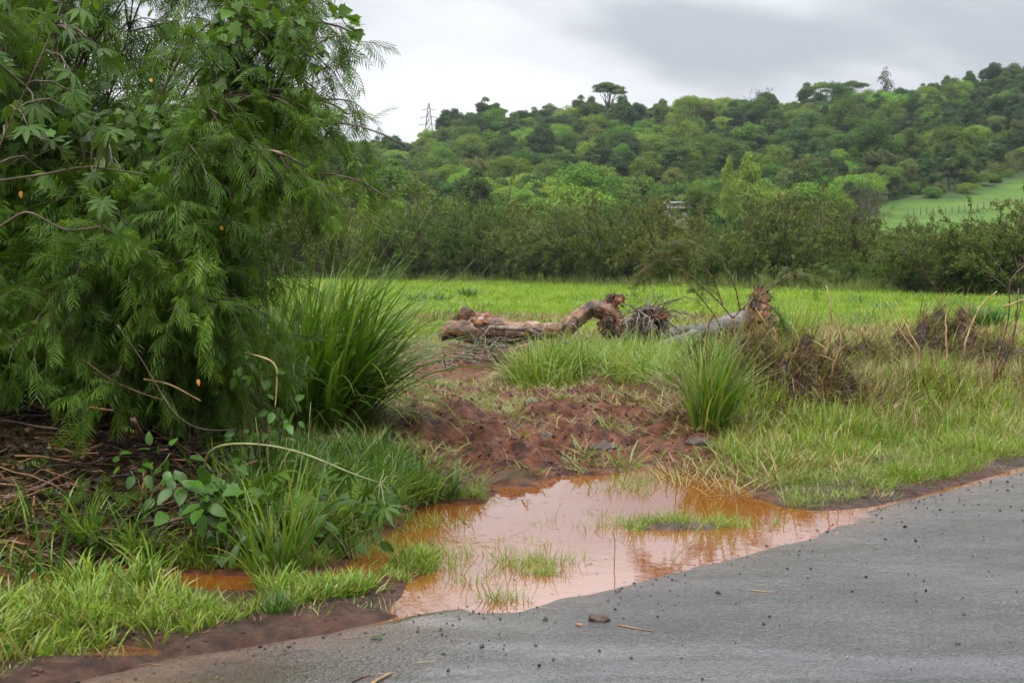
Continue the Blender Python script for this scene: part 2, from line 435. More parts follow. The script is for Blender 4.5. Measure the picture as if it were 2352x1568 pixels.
def zf(x, y):
    h, dp, dr, mud, verge = H(x, y, True)
    keep['mud'] = np.clip(np.maximum.reduce([mud, sstep(0.28, 0.0, dp), sstep(0.45, 0.1, dr)]), 0, 1)
    keep['dirt'] = sstep(0.75, 0.25, dr) * (0.78 + 0.22 * np.clip(fbm(np.stack([x, y], -1) * 2.5, 2, 90) * 2, -1, 1))
    keep['field'] = sstep(4.5, 8.0, dr) * (1 - mud) * sstep(12, 17, y)
    return h - 0.0
X, Y, Z, Fq = grid(xs, ys, zf)
gm = make_mesh('ground', np.stack([X, Y, Z], 1), [(Fq, 0)], [ground_mat()], True, keep)
tag(link(bpy.data.objects.new('ground', gm)), 'red mud and grass covered ground running out to the field', kind='structure')

# ---- road
def road_mat():
    m, nt, N, L = mat_nodes('wet_asphalt')
    out = N('ShaderNodeOutputMaterial'); bs = N('ShaderNodeBsdfPrincipled'); tc = N('ShaderNodeTexCoord')
    def noise(s, d=6, r=0.6, st=None):
        n = N('ShaderNodeTexNoise'); n.inputs['Scale'].default_value = s; n.inputs['Detail'].default_value = d; n.inputs['Roughness'].default_value = r
        if st:
            mp = N('ShaderNodeMapping'); L(tc.outputs['Object'], mp.inputs[0]); mp.inputs['Rotation'].default_value = (0, 0, R(-42)); mp.inputs['Scale'].default_value = st; L(mp.outputs[0], n.inputs['Vector'])
        else: L(tc.outputs['Object'], n.inputs['Vector'])
        return n.outputs[0]
    ag = N('ShaderNodeTexVoronoi'); ag.inputs['Scale'].default_value = 70; L(tc.outputs['Object'], ag.inputs['Vector'])
    c = ramp(N, [(0.25, (0.014, 0.0135, 0.013)), (0.5, (0.038, 0.0365, 0.0355)), (0.72, (0.085, 0.081, 0.078))]); L(noise(75, 3, 0.8), c.inputs[0])
    big = noise(1.1, 5, 0.55, (0.35, 1.2, 1))
    sx = N('ShaderNodeSeparateColor'); L(ag.outputs['Color'], sx.inputs[0])
    cv = N('ShaderNodeMapRange'); L(sx.outputs[0], cv.inputs[0]); cv.inputs[3].default_value = 0.55; cv.inputs[4].default_value = 1.5
    pv_ = N('ShaderNodeMapRange'); L(noise(2.3, 6, 0.62, (0.5, 1.3, 1)), pv_.inputs[0]); pv_.inputs[1].default_value = 0.35; pv_.inputs[2].default_value = 0.65; pv_.inputs[3].default_value = 0.65; pv_.inputs[4].default_value = 1.35
    cm_ = N('ShaderNodeMath'); cm_.operation = 'MULTIPLY'; L(cv.outputs[0], cm_.inputs[0]); L(pv_.outputs[0], cm_.inputs[1])
    c2_ = N('ShaderNodeVectorMath'); c2_.operation = 'SCALE'; L(c.outputs[0], c2_.inputs[0]); L(cm_.outputs[0], c2_.inputs['Scale'])
    aw = N('ShaderNodeAttribute'); aw.attribute_name = 'silt'
    dirt = N('ShaderNodeMix'); dirt.data_type = 'RGBA'; L(c2_.outputs[0], dirt.inputs[6]); dirt.inputs[7].default_value = (0.13, 0.085, 0.06, 1)
    mm = N('ShaderNodeMath'); mm.operation = 'MULTIPLY'; L(aw.outputs['Fac'], mm.inputs[0]); L(noise(7, 6, 0.65), mm.inputs[1]); L(mm.outputs[0], dirt.inputs[0])
    L(dirt.outputs[2], bs.inputs['Base Color'])
    rr = N('ShaderNodeMapRange'); L(big, rr.inputs[0]); rr.inputs[1].default_value = 0.40; rr.inputs[2].default_value = 0.62; rr.inputs[3].default_value = 0.34; rr.inputs[4].default_value = 0.10
    L(rr.outputs[0], bs.inputs['Roughness']); bs.inputs['Specular IOR Level'].default_value = 0.45
    hb = N('ShaderNodeMath'); hb.operation = 'ADD'; L(ag.outputs['Distance'], hb.inputs[0]); L(noise(30, 5, 0.7), hb.inputs[1])
    st = N('ShaderNodeMapRange'); L(big, st.inputs[0]); st.inputs[1].default_value = 0.42; st.inputs[2].default_value = 0.62; st.inputs[3].default_value = 0.7; st.inputs[4].default_value = 0.15
    b = N('ShaderNodeBump'); L(st.outputs[0], b.inputs['Strength']); b.inputs['Distance'].default_value = 0.010; L(hb.outputs[0], b.inputs['Height']); L(b.outputs[0], bs.inputs['Normal'])
    L(bs.outputs[0], out.inputs[0]); return m
def spline(P, n):
    P = np.asarray(P, float); d = np.concatenate([[0], np.cumsum(np.linalg.norm(np.diff(P, axis=0), axis=1))])
    t = np.linspace(0, d[-1], n)
    o = np.stack([np.interp(t, d, P[:, i]) for i in range(P.shape[1])], 1)
    for _ in range(max(2, n // (4 * len(P)))):
        o[1:-1] = (o[:-2] + 2 * o[1:-1] + o[2:]) / 4
    return o
def road_z(t, x, y):
    q = np.stack([x, y], -1)
    e = sstep(-0.65, 0.6, x) * (1 - 0.82 * sstep(1.3, 2.7, x))
    return -0.006 - 0.024 * e * (1 - sstep(0.0, 0.42, t)) + 0.010 * sstep(0.4, 3.0, t) + 0.005 * fbm(q * 1.3, 3, 71) + 0.0022 * fbm(q * 7, 2, 72)
rs = spline(ROAD, 640)
off = np.array([0.66, -0.751])
tt = np.concatenate([np.linspace(0, 1.2, 22), np.linspace(1.3, 4, 24), np.linspace(4.3, 9.5, 16)])
nA, nT = len(rs), len(tt)
jag = 0.05 * fbm(np.arange(nA)[:, None] * np.array([[0.05, 0.0]]), 3, 80) + 0.03 * fbm(np.arange(nA)[:, None] * np.array([[0.31, 0.0]]), 2, 81)
TT = tt[None, :] + jag[:, None] * np.exp(-tt[None, :] * 3)
RX = rs[:, 0][:, None] + off[0] * TT; RY = rs[:, 1][:, None] + off[1] * TT
tr_ = np.repeat(tt[None], nA, 0)
RZ = road_z(tr_, RX, RY)
RZ[:, 0] -= 0.03
i = (np.arange(nA - 1)[:, None] * nT + np.arange(nT - 1)[None]).ravel()
rq = np.stack([i, i + nT, i + nT + 1, i + 1], 1)
silt = np.clip(1.3 * np.exp(-tr_ / 0.30) * (1 + 0.8 * fbm(np.stack([RX, RY], -1) * 2.1, 3, 95)) + 1.2 * np.exp(-((RX + 2.0) ** 2 + (RY - 5.0) ** 2) / 1.3), 0, 1.5)
rm = make_mesh('road', np.stack([RX, RY, RZ], 2).reshape(-1, 3), [(rq, 0)], [road_mat()], True, {'silt': silt.ravel()})
tag(link(bpy.data.objects.new('road', rm)), 'wet grey asphalt road with a ragged edge', kind='structure')
def road_pt(x, y):
    j = ((rs[:, 0][None] + 0 - np.ravel(x)[:, None]) * 0.751 + (rs[:, 1][None] - np.ravel(y)[:, None]) * 0.66)
    k = np.abs(j).argmin(1); t = (np.ravel(x) - rs[k, 0]) * off[0] + (np.ravel(y) - rs[k, 1]) * off[1]
    return road_z(t, np.ravel(x), np.ravel(y)), t

# ---- muddy water
def water_mat(c1=(0.15, 0.040, 0.007), c2=(0.19, 0.060, 0.014)):
    m, nt, N, L = mat_nodes('muddy_water')
    out = N('ShaderNodeOutputMaterial'); bs = N('ShaderNodeBsdfPrincipled'); tc = N('ShaderNodeTexCoord')
    n = N('ShaderNodeTexNoise'); n.inputs['Scale'].default_value = 1.3; n.inputs['Detail'].default_value = 3; L(tc.outputs['Object'], n.inputs['Vector'])
    c = ramp(N, [(0.3, c1), (0.7, c2)]); L(n.outputs[0], c.inputs[0]); L(c.outputs[0], bs.inputs['Base Color'])
    bs.inputs['Roughness'].default_value = 0.03; bs.inputs['IOR'].default_value = 2.3
    w = N('ShaderNodeTexNoise'); w.inputs['Scale'].default_value = 9; w.inputs['Detail'].default_value = 2; L(tc.outputs['Object'], w.inputs['Vector'])
    b = N('ShaderNodeBump'); b.inputs['Strength'].default_value = 0.08; b.inputs['Distance'].default_value = 0.01; L(w.outputs[0], b.inputs['Height']); L(b.outputs[0], bs.inputs['Normal'])
    L(bs.outputs[0], out.inputs[0]); return m
WM = water_mat()
wv = np.array([(-7, 6.8, WATER_Z), (-0.95, 6.62, WATER_Z), (-0.6, 6.15, WATER_Z), (0, 5.9, WATER_Z), (8, 10.3, WATER_Z), (8, 16, WATER_Z), (2.2, 13.2, WATER_Z), (-1.2, 11.5, WATER_Z), (-7, 10, WATER_Z)])
wm_ = make_mesh('puddle', wv, [(np.arange(9)[None], 0)], [WM], False)
tag(link(bpy.data.objects.new('puddle', wm_)), 'orange muddy puddle water mirroring the sky beside the road', kind='structure')

pv = np.array([(POOL[0] + 0.75 * math.cos(a_), POOL[1] + 0.33 * math.sin(a_), WATER_Z) for a_ in np.linspace(0, 2 * np.pi, 20, endpoint=False)])
tag(link(bpy.data.objects.new('roadside_pool', make_mesh('roadside_pool', pv, [(np.arange(20)[None], 0)], [water_mat((0.08, 0.03, 0.014), (0.11, 0.042, 0.02))], False))), 'small brown pool in the mud at the road edge', kind='structure')
# ---- far hill
def hill_mat():
    m, nt, N, L = mat_nodes('hill_cover')
    out = N('ShaderNodeOutputMaterial'); bs = N('ShaderNodeBsdfPrincipled'); tc = N('ShaderNodeTexCoord')
    def noise(s, d=6):
        n = N('ShaderNodeTexNoise'); n.inputs['Scale'].default_value = s; n.inputs['Detail'].default_value = d; L(tc.outputs['Object'], n.inputs['Vector']); return n.outputs[0]
    wood = ramp(N, [(0.3, (0.02, 0.035, 0.012)), (0.7, (0.04, 0.075, 0.018))]); L(noise(0.3), wood.inputs[0])
    past = ramp(N, [(0.3, (0.040, 0.080, 0.012)), (0.5, (0.062, 0.115, 0.016)), (0.72, (0.088, 0.13, 0.026))]); L(noise(0.12), past.inputs[0])
    a = N('ShaderNodeAttribute'); a.attribute_name = 'pasture'
    mx = N('ShaderNodeMix'); mx.data_type = 'RGBA'; L(a.outputs['Fac'], mx.inputs[0]); L(wood.outputs[0], mx.inputs[6]); L(past.outputs[0], mx.inputs[7])
    L(mx.outputs[2], bs.inputs['Base Color']); bs.inputs['Roughness'].default_value = 0.9; bs.inputs['Specular IOR Level'].default_value = 0.1
    b = N('ShaderNodeBump'); b.inputs['Strength'].default_value = 0.6; b.inputs['Distance'].default_value = 0.5; L(noise(0.8), b.inputs['Height']); L(b.outputs[0], bs.inputs['Normal'])
    L(bs.outputs[0], out.inputs[0]); return m
hx = np.arange(-420, 421, 4.0); hy = np.concatenate([np.arange(112, 460, 4.0), np.arange(468, 720, 14.0)])
X, Y, Z, Fq = grid(hx, hy, hill_z)
pm = sstep(8, -8, in_pasture(X, Y, Z))
hm = make_mesh('hill', np.stack([X, Y, Z], 1), [(Fq, 0)], [hill_mat()], True, {'pasture': pm})
tag(link(bpy.data.objects.new('hill', hm)), 'long wooded hill rising behind the field', kind='structure')
# ------------------------------------------------------------------ instanced ground cover (stuff)
PROTO = {}
def proto_collection(name, meshes):
    c = bpy.data.collections.new(name)
    for j, me in enumerate(meshes):
        o = bpy.data.objects.new('%s_%02d' % (name, j), me); c.objects.link(o)
    return c
def scatter(name, coll, pts, rot, scl, idx, label, kind='stuff', parent=None):
    n = len(pts)
    me = bpy.data.meshes.new(name); me.vertices.add(n); me.vertices.foreach_set('co', np.asarray(pts, np.float32).ravel())
    a = me.attributes.new('rot', 'FLOAT_VECTOR', 'POINT'); a.data.foreach_set('vector', np.asarray(rot, np.float32).ravel())
    a = me.attributes.new('scl', 'FLOAT_VECTOR', 'POINT'); a.data.foreach_set('vector', np.asarray(scl, np.float32).ravel())
    a = me.attributes.new('idx', 'INT', 'POINT'); a.data.foreach_set('value', np.asarray(idx, np.int32))
    o = link(bpy.data.objects.new(name, me)); o.parent = parent
    ng = bpy.data.node_groups.new(name, 'GeometryNodeTree')
    ng.interface.new_socket('Geometry', in_out='INPUT', socket_type='NodeSocketGeometry')
    ng.interface.new_socket('Geometry', in_out='OUTPUT', socket_type='NodeSocketGeometry')
    N, L = ng.nodes.new, ng.links.new
    gi = N('NodeGroupInput'); go = N('NodeGroupOutput')
    ci = N('GeometryNodeCollectionInfo'); ci.inputs['Collection'].default_value = coll
    ci.inputs['Separate Children'].default_value = True; ci.inputs['Reset Children'].default_value = True
    def attr(nm, t):
        q = N('GeometryNodeInputNamedAttribute'); q.data_type = t; q.inputs['Name'].default_value = nm; return q.outputs['Attribute']
    ip = N('GeometryNodeInstanceOnPoints'); ip.inputs['Pick Instance'].default_value = True
    L(gi.outputs[0], ip.inputs['Points']); L(ci.outputs[0], ip.inputs['Instance'])
    L(attr('idx', 'INT'), ip.inputs['Instance Index'])
    er = N('FunctionNodeEulerToRotation'); L(attr('rot', 'FLOAT_VECTOR'), er.inputs[0]); L(er.outputs[0], ip.inputs['Rotation'])
    L(attr('scl', 'FLOAT_VECTOR'), ip.inputs['Scale']); L(ip.outputs[0], go.inputs[0])
    md = o.modifiers.new('scatter', 'NODES'); md.node_group = ng
    tag(o, label, kind=kind)
    return o

# ------------------------------------------------------------------ trees
BARK = rough_mat('tree_bark', [(0.3, (0.03, 0.022, 0.015)), (0.6, (0.09, 0.07, 0.05)), (0.8, (0.16, 0.13, 0.10))], 3, 6, 0.9, 0.5)
def crown_leaves(lobes, n, size, flat=0.35, inner=0.35):
    """leaf quads spread through the shell of several lobes; lobes (m,6): centre, radii"""
    lobes = np.asarray(lobes, float); area = (lobes[:, 3] * lobes[:, 4] + lobes[:, 3] * lobes[:, 5])
    k = rng.choice(len(lobes), n, p=area / area.sum())
    d = nrm(rng.normal(size=(n, 3))); d[:, 2] = np.where(d[:, 2] < -0.35, -d[:, 2], d[:, 2])
    rad = 1 - np.abs(rng.normal(0, inner, n)); rad = np.clip(rad, 0.15, 1.12)
    rad *= 1 + 0.25 * vnoise(d * 3.1 + k[:, None] * 7.7, 5)
    P = lobes[k, :3] + d * lobes[k, 3:] * rad[:, None]
    nn = nrm(d * np.array([1, 1, 1.0]) + np.array([0, 0, flat]) + rng.normal(0, 0.55, (n, 3)))
    a = nrm(np.cross(nn, rng.normal(size=(n, 3)))); b = np.cross(nn, a)
    s = size * rng.uniform(0.6, 1.35, n)[:, None]
    q = np.stack([P - a * s * 0.55, P - b * s * 0.33 + nn * s * 0.06, P + a * s * 0.6, P + b * s * 0.33 - nn * s * 0.1], 1)
    f = np.arange(n * 4).reshape(-1, 4)
    return q.reshape(-1, 3), f
def limb_poly(a, b, k=6, sag=0.0, wob=0.08):
    a, b = np.asarray(a, float), np.asarray(b, float); t = np.linspace(0, 1, k)[:, None]
    p = a + (b - a) * t; l = np.linalg.norm(b - a)
    p[1:-1] += rng.normal(0, wob * l, (k - 2, 3)) * 0.5
    p[:, 2] += sag * np.sin(t[:, 0] * np.pi) * l
    return p
def tree_meshes(name, mat, h, w, nl, nleaf, size, kind='round'):
    """h height, w crown width -> (trunk mesh, crown mesh)"""
    lobes = []
    if kind == 'round':
        low = rng.uniform(-0.75, -0.35)
        for j in range(nl + 8):
            d = nrm(rng.normal(size=3)); d[2] = abs(d[2]) if d[2] < low else d[2]
            k_ = rng.uniform(0.55, 1.0) * (1 + 0.18 * rng.normal())
            s = w * rng.uniform(0.11, 0.22)
            lobes.append((d[0] * w * 0.36 * k_, d[1] * w * 0.36 * k_, h * 0.60 + d[2] * h * 0.30 * k_, s, s * rng.uniform(0.8, 1.2), s * rng.uniform(0.75, 1.0)))
    elif kind == 'layer':
        for j in range(nl):
            a = j * 2.4 + rng.uniform(0, 1); r = w * 0.5 * math.sqrt((j + 0.3) / nl) * 0.8
            s = w * rng.uniform(0.16, 0.25)
            lobes.append((math.cos(a) * r, math.sin(a) * r, h * (0.9 - 0.22 * r / w) - rng.uniform(0, 0.3) * h * (r / w), s, s, s * 0.38))
    elif kind == 'column':
        for j in range(nl):
            t = j / (nl - 1); rr = w * 0.5 * (math.sin(math.pi * (0.12 + 0.80 * t)) ** 0.7)
            a = rng.uniform(0, 6.28)
            lobes.append((math.cos(a) * rr * 0.35, math.sin(a) * rr * 0.35, h * (0.12 + 0.82 * t), rr * 0.75, rr * 0.75, h * 0.11))
    elif kind == 'shrub':
        ns = nl * 2; a = rng.uniform(0, 6.28, ns); tl = rng.uniform(0.05, 0.95, ns) * (w / h)
        b0 = np.stack([np.cos(a) * 0.35, np.sin(a) * 0.35, np.full(ns, -0.3)], 1)
        St = grow(b0, np.stack([np.cos(a) * tl, np.sin(a) * tl, np.ones(ns)], 1), h * rng.uniform(0.7, 1.12, ns) * (1 - 0.18 * tl), 10, 0.05, 0.09)
        i0 = rng.integers(2, 9, ns * 12); s0 = np.repeat(np.arange(ns), 12)
        T0 = nrm(St[s0, i0 + 1] - St[s0, i0]); S2 = grow(St[s0, i0], nrm(T0 + rng.normal(0, 0.75, T0.shape)), h * rng.uniform(0.10, 0.26, len(s0)), 6, 0.25, 0.15)
        j = rng.integers(0, len(S2), nleaf); i1 = rng.integers(1, 6, nleaf); P = S2[j, i1] + rng.normal(0, size * 0.55, (nleaf, 3))
        d_ = nrm(rng.normal(0, 1, (nleaf, 3)) + (0, 0, -0.2)); sd_ = nrm(np.cross(d_, rng.normal(size=(nleaf, 3)) + (0, 0, 1.5))); s_ = (size * rng.uniform(0.6, 1.4, nleaf))[:, None]
        q = np.stack([P - d_ * s_ * 0.6, P - sd_ * s_ * 0.22, P + d_ * s_ * 0.6 - np.array([0, 0, 0.1]) * s_, P + sd_ * s_ * 0.22], 1)
        crown = MB().add(q.reshape(-1, 3), np.arange(nleaf * 4).reshape(-1, 4)).mesh(name + '_crown', [mat])
        tb = MB(); tb.add(*tubes(St, np.tile(np.linspace(h * 0.011, h * 0.002, 10), (ns, 1)), 5)); tb.add(*tubes(S2, np.tile(np.linspace(h * 0.003, h * 0.001, 6), (len(S2), 1)), 3, False))
        return tb.mesh(name + '_trunk', [BARK]), crown
    V, f = crown_leaves(lobes, nleaf, size, inner=0.30)
    crown = MB().add(V, f).mesh(name + '_crown', [mat])
    tb = MB(); nst = {'shrub': 5}.get(kind, 1)
    hub = h * (0.42 if kind in ('round', 'layer') else 0.25)
    if nst == 1:
        P = limb_poly((0, 0, -0.6), (0, 0, hub), 6, 0, 0.03); tb.add(*tubes(P, np.linspace(h * 0.028, h * 0.018, 6), 6))
        for l in lobes[:min(len(lobes), 14)]:
            P = limb_poly((0, 0, hub * rng.uniform(0.8, 1)), np.array(l[:3]) , 6, 0.08, 0.06); tb.add(*tubes(P, np.linspace(h * 0.013, h * 0.003, 6), 5))
    else:
        for l in lobes[:nl]:
            b0 = np.array([l[0], l[1], 0]) * 0.12
            P = limb_poly(b0 + (0, 0, -0.3), np.array(l[:3]) + (0, 0, l[5] * 0.5), 7, 0.05, 0.07); tb.add(*tubes(P, np.linspace(h * 0.013, h * 0.002, 7), 5))
    trunk = tb.mesh(name + '_trunk', [BARK])
    return trunk, crown
def plant_tree(name, tm, loc, rz, s, label, cat='tree', group=None, sz=None):
    e = empty(name, loc); e.rotation_euler = (0, 0, rz); e.scale = (s, s, sz or s)
    for n_, me in (('trunk', tm[0]), ('crown', tm[1])):
        o = link(bpy.data.objects.new(n_, me)); o.parent = e
    return tag(e, label, cat, group)

FM = {
 'mid': leaf_mat('leaf_mid', [(0.042, 0.082, 0.010), (0.075, 0.14, 0.016), (0.11, 0.19, 0.024)], 0.7, 0.3, 0.35, spec=0.12, huevar=0.025),
 'light': leaf_mat('leaf_light', [(0.08, 0.145, 0.014), (0.13, 0.225, 0.022), (0.17, 0.27, 0.034)], 0.7, 0.3, 0.28, spec=0.12, huevar=0.025),
 'dark': leaf_mat('leaf_dark', [(0.026, 0.052, 0.012), (0.045, 0.088, 0.017), (0.066, 0.12, 0.025)], 0.65, 0.25, 0.35, spec=0.12, huevar=0.02),
 'olive': leaf_mat('leaf_olive', [(0.065, 0.085, 0.020), (0.105, 0.135, 0.032), (0.15, 0.18, 0.05)], 0.7, 0.3, 0.3, spec=0.12, huevar=0.02),
 'thicket': leaf_mat('leaf_thicket', [(0.042, 0.058, 0.011), (0.072, 0.096, 0.018), (0.115, 0.138, 0.032)], 0.7, 0.3, 0.3, spec=0.12, huevar=0.02),
 'thicketg': leaf_mat('leaf_thicket_green', [(0.040, 0.070, 0.010), (0.066, 0.114, 0.016), (0.10, 0.160, 0.026)], 0.7, 0.3, 0.3, spec=0.12, huevar=0.02),
 'brown': leaf_mat('leaf_brown', [(0.05, 0.035, 0.018), (0.09, 0.06, 0.025), (0.19, 0.11, 0.02)], 0.6, 0.25),
 'grey': leaf_mat('leaf_grey', [(0.05, 0.045, 0.03), (0.08, 0.075, 0.05)], 0.6, 0.25),
}
def rt_(k, j, h, w, n, size, kinds_):
    r = rng.uniform(0.8, 1.25); return tree_meshes('%s%d' % (k, j), FM[k], h * r, w * rng.uniform(0.8, 1.2), int(rng.integers(12, 24)), n, size, kinds_[j % len(kinds_)])
TREES = {
 'mid': [rt_('mid', j, 11, 11, 12000, 0.34, ('round',)) for j in range(5)],
 'light': [rt_('light', j, 9, 11, 10000, 0.33, ('round',)) for j in range(4)],
 'dark': [rt_('dark', j, 12, 10, 12000, 0.34, ('round',)) for j in range(4)],
 'olive': [rt_('olive', j, 9, 9.5, 13000, 0.27, ('round', 'shrub')) for j in range(3)],
}
LBL = {
 'mid': 'mid green tree',
 'light': 'bright green tree',
 'dark': 'dark green tree',
 'olive': 'olive tree',
}
def hill_spots():
    P = []
    step = 6.9
    for yy in np.arange(150, 446, step * 0.86):
        hw = 0.40 * yy + 12
        for xx in np.arange(-hw, hw, step):
            P.append((xx + rng.uniform(-3, 3), yy + rng.uniform(-3, 3)))
    for yy in (424, 430, 436, 442):
        for xx in np.arange(-95, 185, 4.6): P.append((xx + rng.uniform(-2, 2), yy + rng.uniform(-2, 2)))
    P = np.array(P); z = hill_z(P[:, 0], P[:, 1])
    pd = in_pasture(P[:, 0], P[:, 1], z)
    v = 262 - (z - CAM_H) / P[:, 1] * F; u = P[:, 0] / P[:, 1] * F + 512
    ok = (pd > 12) & ~((u > 640) & (P[:, 1] < 178)) & ~((u > 860) & (P[:, 1] < 255))
    return P[ok], z[ok], u[ok]
HP, HZ, HU = hill_spots()
kinds = np.array(['mid', 'light', 'dark', 'olive'])
clump = fbm(HP * 0.035, 2, 91)
pk = rng.uniform(size=len(HP)) + clump * 0.55
hk = np.where(pk < 0.20, 'dark', np.where(pk < 0.52, 'mid', np.where(pk < 0.74, 'olive', 'light')))
hs = 0.66 * np.clip(rng.lognormal(-0.03, 0.24, len(HP)), 0.55, 1.5)
hs[HP[:, 1] > 420] *= 0.8
vis = (HU > 235) & (HU < 1060)
order = np.argsort(-(hs / HP[:, 1]) * vis)
single = np.zeros(len(HP), bool); single[order[:300]] = True
print('hill trees', len(HP), 'visible', vis.sum())
hv = 262 - (HZ - CAM_H) / HP[:, 1] * F
def where(j):
    t = HP[j, 1]
    row = 'on the crest' if t > 400 else 'on the upper slope' if t > 320 else 'half way up' if t > 230 else 'at the hill foot'
    u = HU[j]
    col = 'behind the big bush' if u < 400 else 'below the power pylon' if u < 500 else 'left of the lone tree' if u < 600 else 'left of the columnar trees' if u < 715 else 'right of the columnar trees' if u < 850 else 'above the hillside pasture'
    return row + ', ' + col
ORD = ['first', 'second', 'third', 'fourth', 'fifth', 'sixth', 'seventh', 'eighth', 'ninth', 'tenth', 'eleventh', 'twelfth', 'thirteenth', 'fourteenth', 'fifteenth', 'sixteenth', 'seventeenth', 'eighteenth', 'nineteenth', 'twentieth', 'twenty-first', 'twenty-second', 'twenty-third', 'twenty-fourth', 'twenty-fifth', 'twenty-sixth', 'twenty-seventh', 'twenty-eighth', 'twenty-ninth', 'thirtieth']
tree_label = {}
for j in np.nonzero(single)[0]:
    big = 'large ' if hs[j] > 0.80 else 'small ' if hs[j] < 0.54 else ''
    tree_label[j] = big + LBL[str(hk[j])] + ' ' + where(j)
same = {}
for j in sorted(tree_label, key=lambda q: HU[q]): same.setdefault(tree_label[j], []).append(j)
for lb, js in same.items():
    if len(js) > 1:
        for n_, j in enumerate(js): tree_label[j] = '%s from left, %s' % (ORD[min(n_, 29)], lb)
for j in np.nonzero(single)[0]:
    k = str(hk[j]); tm = TREES[k][j % len(TREES[k])]
    plant_tree('hill_tree', tm, (HP[j, 0], HP[j, 1], HZ[j] - 0.8), rng.uniform(0, 6.28), hs[j], tree_label[j], 'tree', 'trees of the far wood', hs[j] * rng.uniform(0.85, 1.15))
# the rest of the wood as one mass
flat_ = [t for k in kinds for t in TREES[k]]
mesh_idx = {}; c0 = 0
for k in kinds:
    mesh_idx[k] = (c0, len(TREES[k])); c0 += len(TREES[k])
rest = ~single
ids = np.array([mesh_idx[str(k)][0] + rng.integers(mesh_idx[str(k)][1]) for k in hk[rest]])
pc = proto_collection('far_wood_tree', [t[1] for t in flat_])
# dense low growth fills the floor of the wood
ub = rng.uniform((-190, 150), (190, 440), (5200, 2)); zb = hill_z(ub[:, 0], ub[:, 1])
uu = ub[:, 0] / ub[:, 1] * F + 512
okb = (np.abs(ub[:, 0]) < 0.42 * ub[:, 1] + 8) & (in_pasture(ub[:, 0], ub[:, 1], zb) > 6) & ~((uu > 860) & (ub[:, 1] < 250))
ub, zb = ub[okb], zb[okb]
pts = np.concatenate([np.column_stack([HP[rest], HZ[rest] - 0.8]), np.column_stack([ub, zb - 1.6])])
sc_ = np.concatenate([hs[rest], rng.uniform(0.2, 0.42, len(ub))])
idx = np.concatenate([ids, rng.integers(0, c0, len(ub))])
rt = np.zeros((len(pts), 3)); rt[:, 2] = rng.uniform(0, 6.28, len(pts))
scatter('far_wood', pc, pts, rt, np.repeat(sc_[:, None], 3, 1), idx, 'rest of the dense wood and undergrowth on the far hill')
# ------------------------------------------------------------------ special far things
def hill_at(X, Y0, d):
    x, y, _ = ray(X, Y0); p = np.array([x / y * d, d]); return np.array([p[0], p[1], float(hill_z(p[0], p[1]))])
lone = tree_meshes('lone', FM['dark'], 17, 11, 14, 4200, 0.55, 'layer')
p = hill_at(1398, 230, 425); plant_tree('tall_tree', lone, p - (0, 0, 1.5), 1.0, (at(1398, 180, 425)[2] - p[2] + 1.5) / 17.0, 'lone tall tree standing high above the crest of the far hill', 'tree')
col = [tree_meshes('columnar%d' % j, leaf_mat('leaf_columnar%d' % j, [(0.12, 0.18, 0.03), (0.18, 0.26, 0.045), (0.25, 0.33, 0.07)], 0.7, 0.4, spec=0.1), 15, 5.6, 16, 14000, 0.26, 'column') for j in range(2)]
p = hill_at(1672, 450, 148); sc0 = (at(1672, 366, 148)[2] - p[2] + 0.5) / 15.0; plant_tree('columnar_tree', col[0], p - (0, 0, 0.5), 0.3, 0.42, 'slimmer of two columnar trees below the wood', 'tree', 'pair of columnar trees', sc0)
p = hill_at(1722, 450, 145); sc0 = (at(1722, 358, 145)[2] - p[2] + 0.5) / 15.0; plant_tree('columnar_tree', col[1], p - (0, 0, 0.5), 2.3, 0.70, 'broader of two columnar trees, tapering to a round top', 'tree', 'pair of columnar trees', sc0)
br = tree_meshes('brown', FM['brown'], 9, 10, 12, 5000, 0.30, 'shrub')
p = hill_at(945, 480, 150); plant_tree('autumn_tree', br, p - (0, 0, 0.3), 0.3, (at(945, 400, 150)[2] - p[2]) / 9.0, 'brown half bare tree with yellow leaves above the thicket', 'tree')
br2 = tree_meshes('bare', FM['grey'], 8, 9, 12, 2200, 0.25, 'shrub')
p = hill_at(1975, 470, 200); plant_tree('bare_tree', br2, p - (0, 0, 0.3), 0.7, 1.0, 'greyish bare twiggy tree beside the hillside pasture', 'tree')
p = hill_at(1740, 230, 432); plant_tree('bare_tree', br2, p + (0, 0, 1), 2.0, 1.1, 'pale bare tree on the crest of the far hill', 'tree')
ac = tree_meshes('umbrella', FM['mid'], 14, 12, 9, 2300, 0.5, 'layer')
for X, s, lb in ((1890, 1.0, 'flat-topped airy tree on the crest, above the columnar trees'), (1960, 0.95, 'flat-topped airy tree on the crest with a gap of sky beneath'), (1140, 0.8, 'small flat-topped airy tree on the crest beside the pylon')):
    p = hill_at(X, 230, 436); plant_tree('flat_topped_tree', ac, p + (0, 0, 0), X * 0.1, s * 0.8, lb, 'tree', 'flat-topped trees on the crest')
p = hill_at(2030, 230, 436); plant_tree('spiky_tree', tree_meshes('spiky', FM['grey'], 13, 6, 9, 900, 0.5, 'column'), p, 0, 1.0, 'thin spiky half bare tree on the crest of the far hill', 'tree')

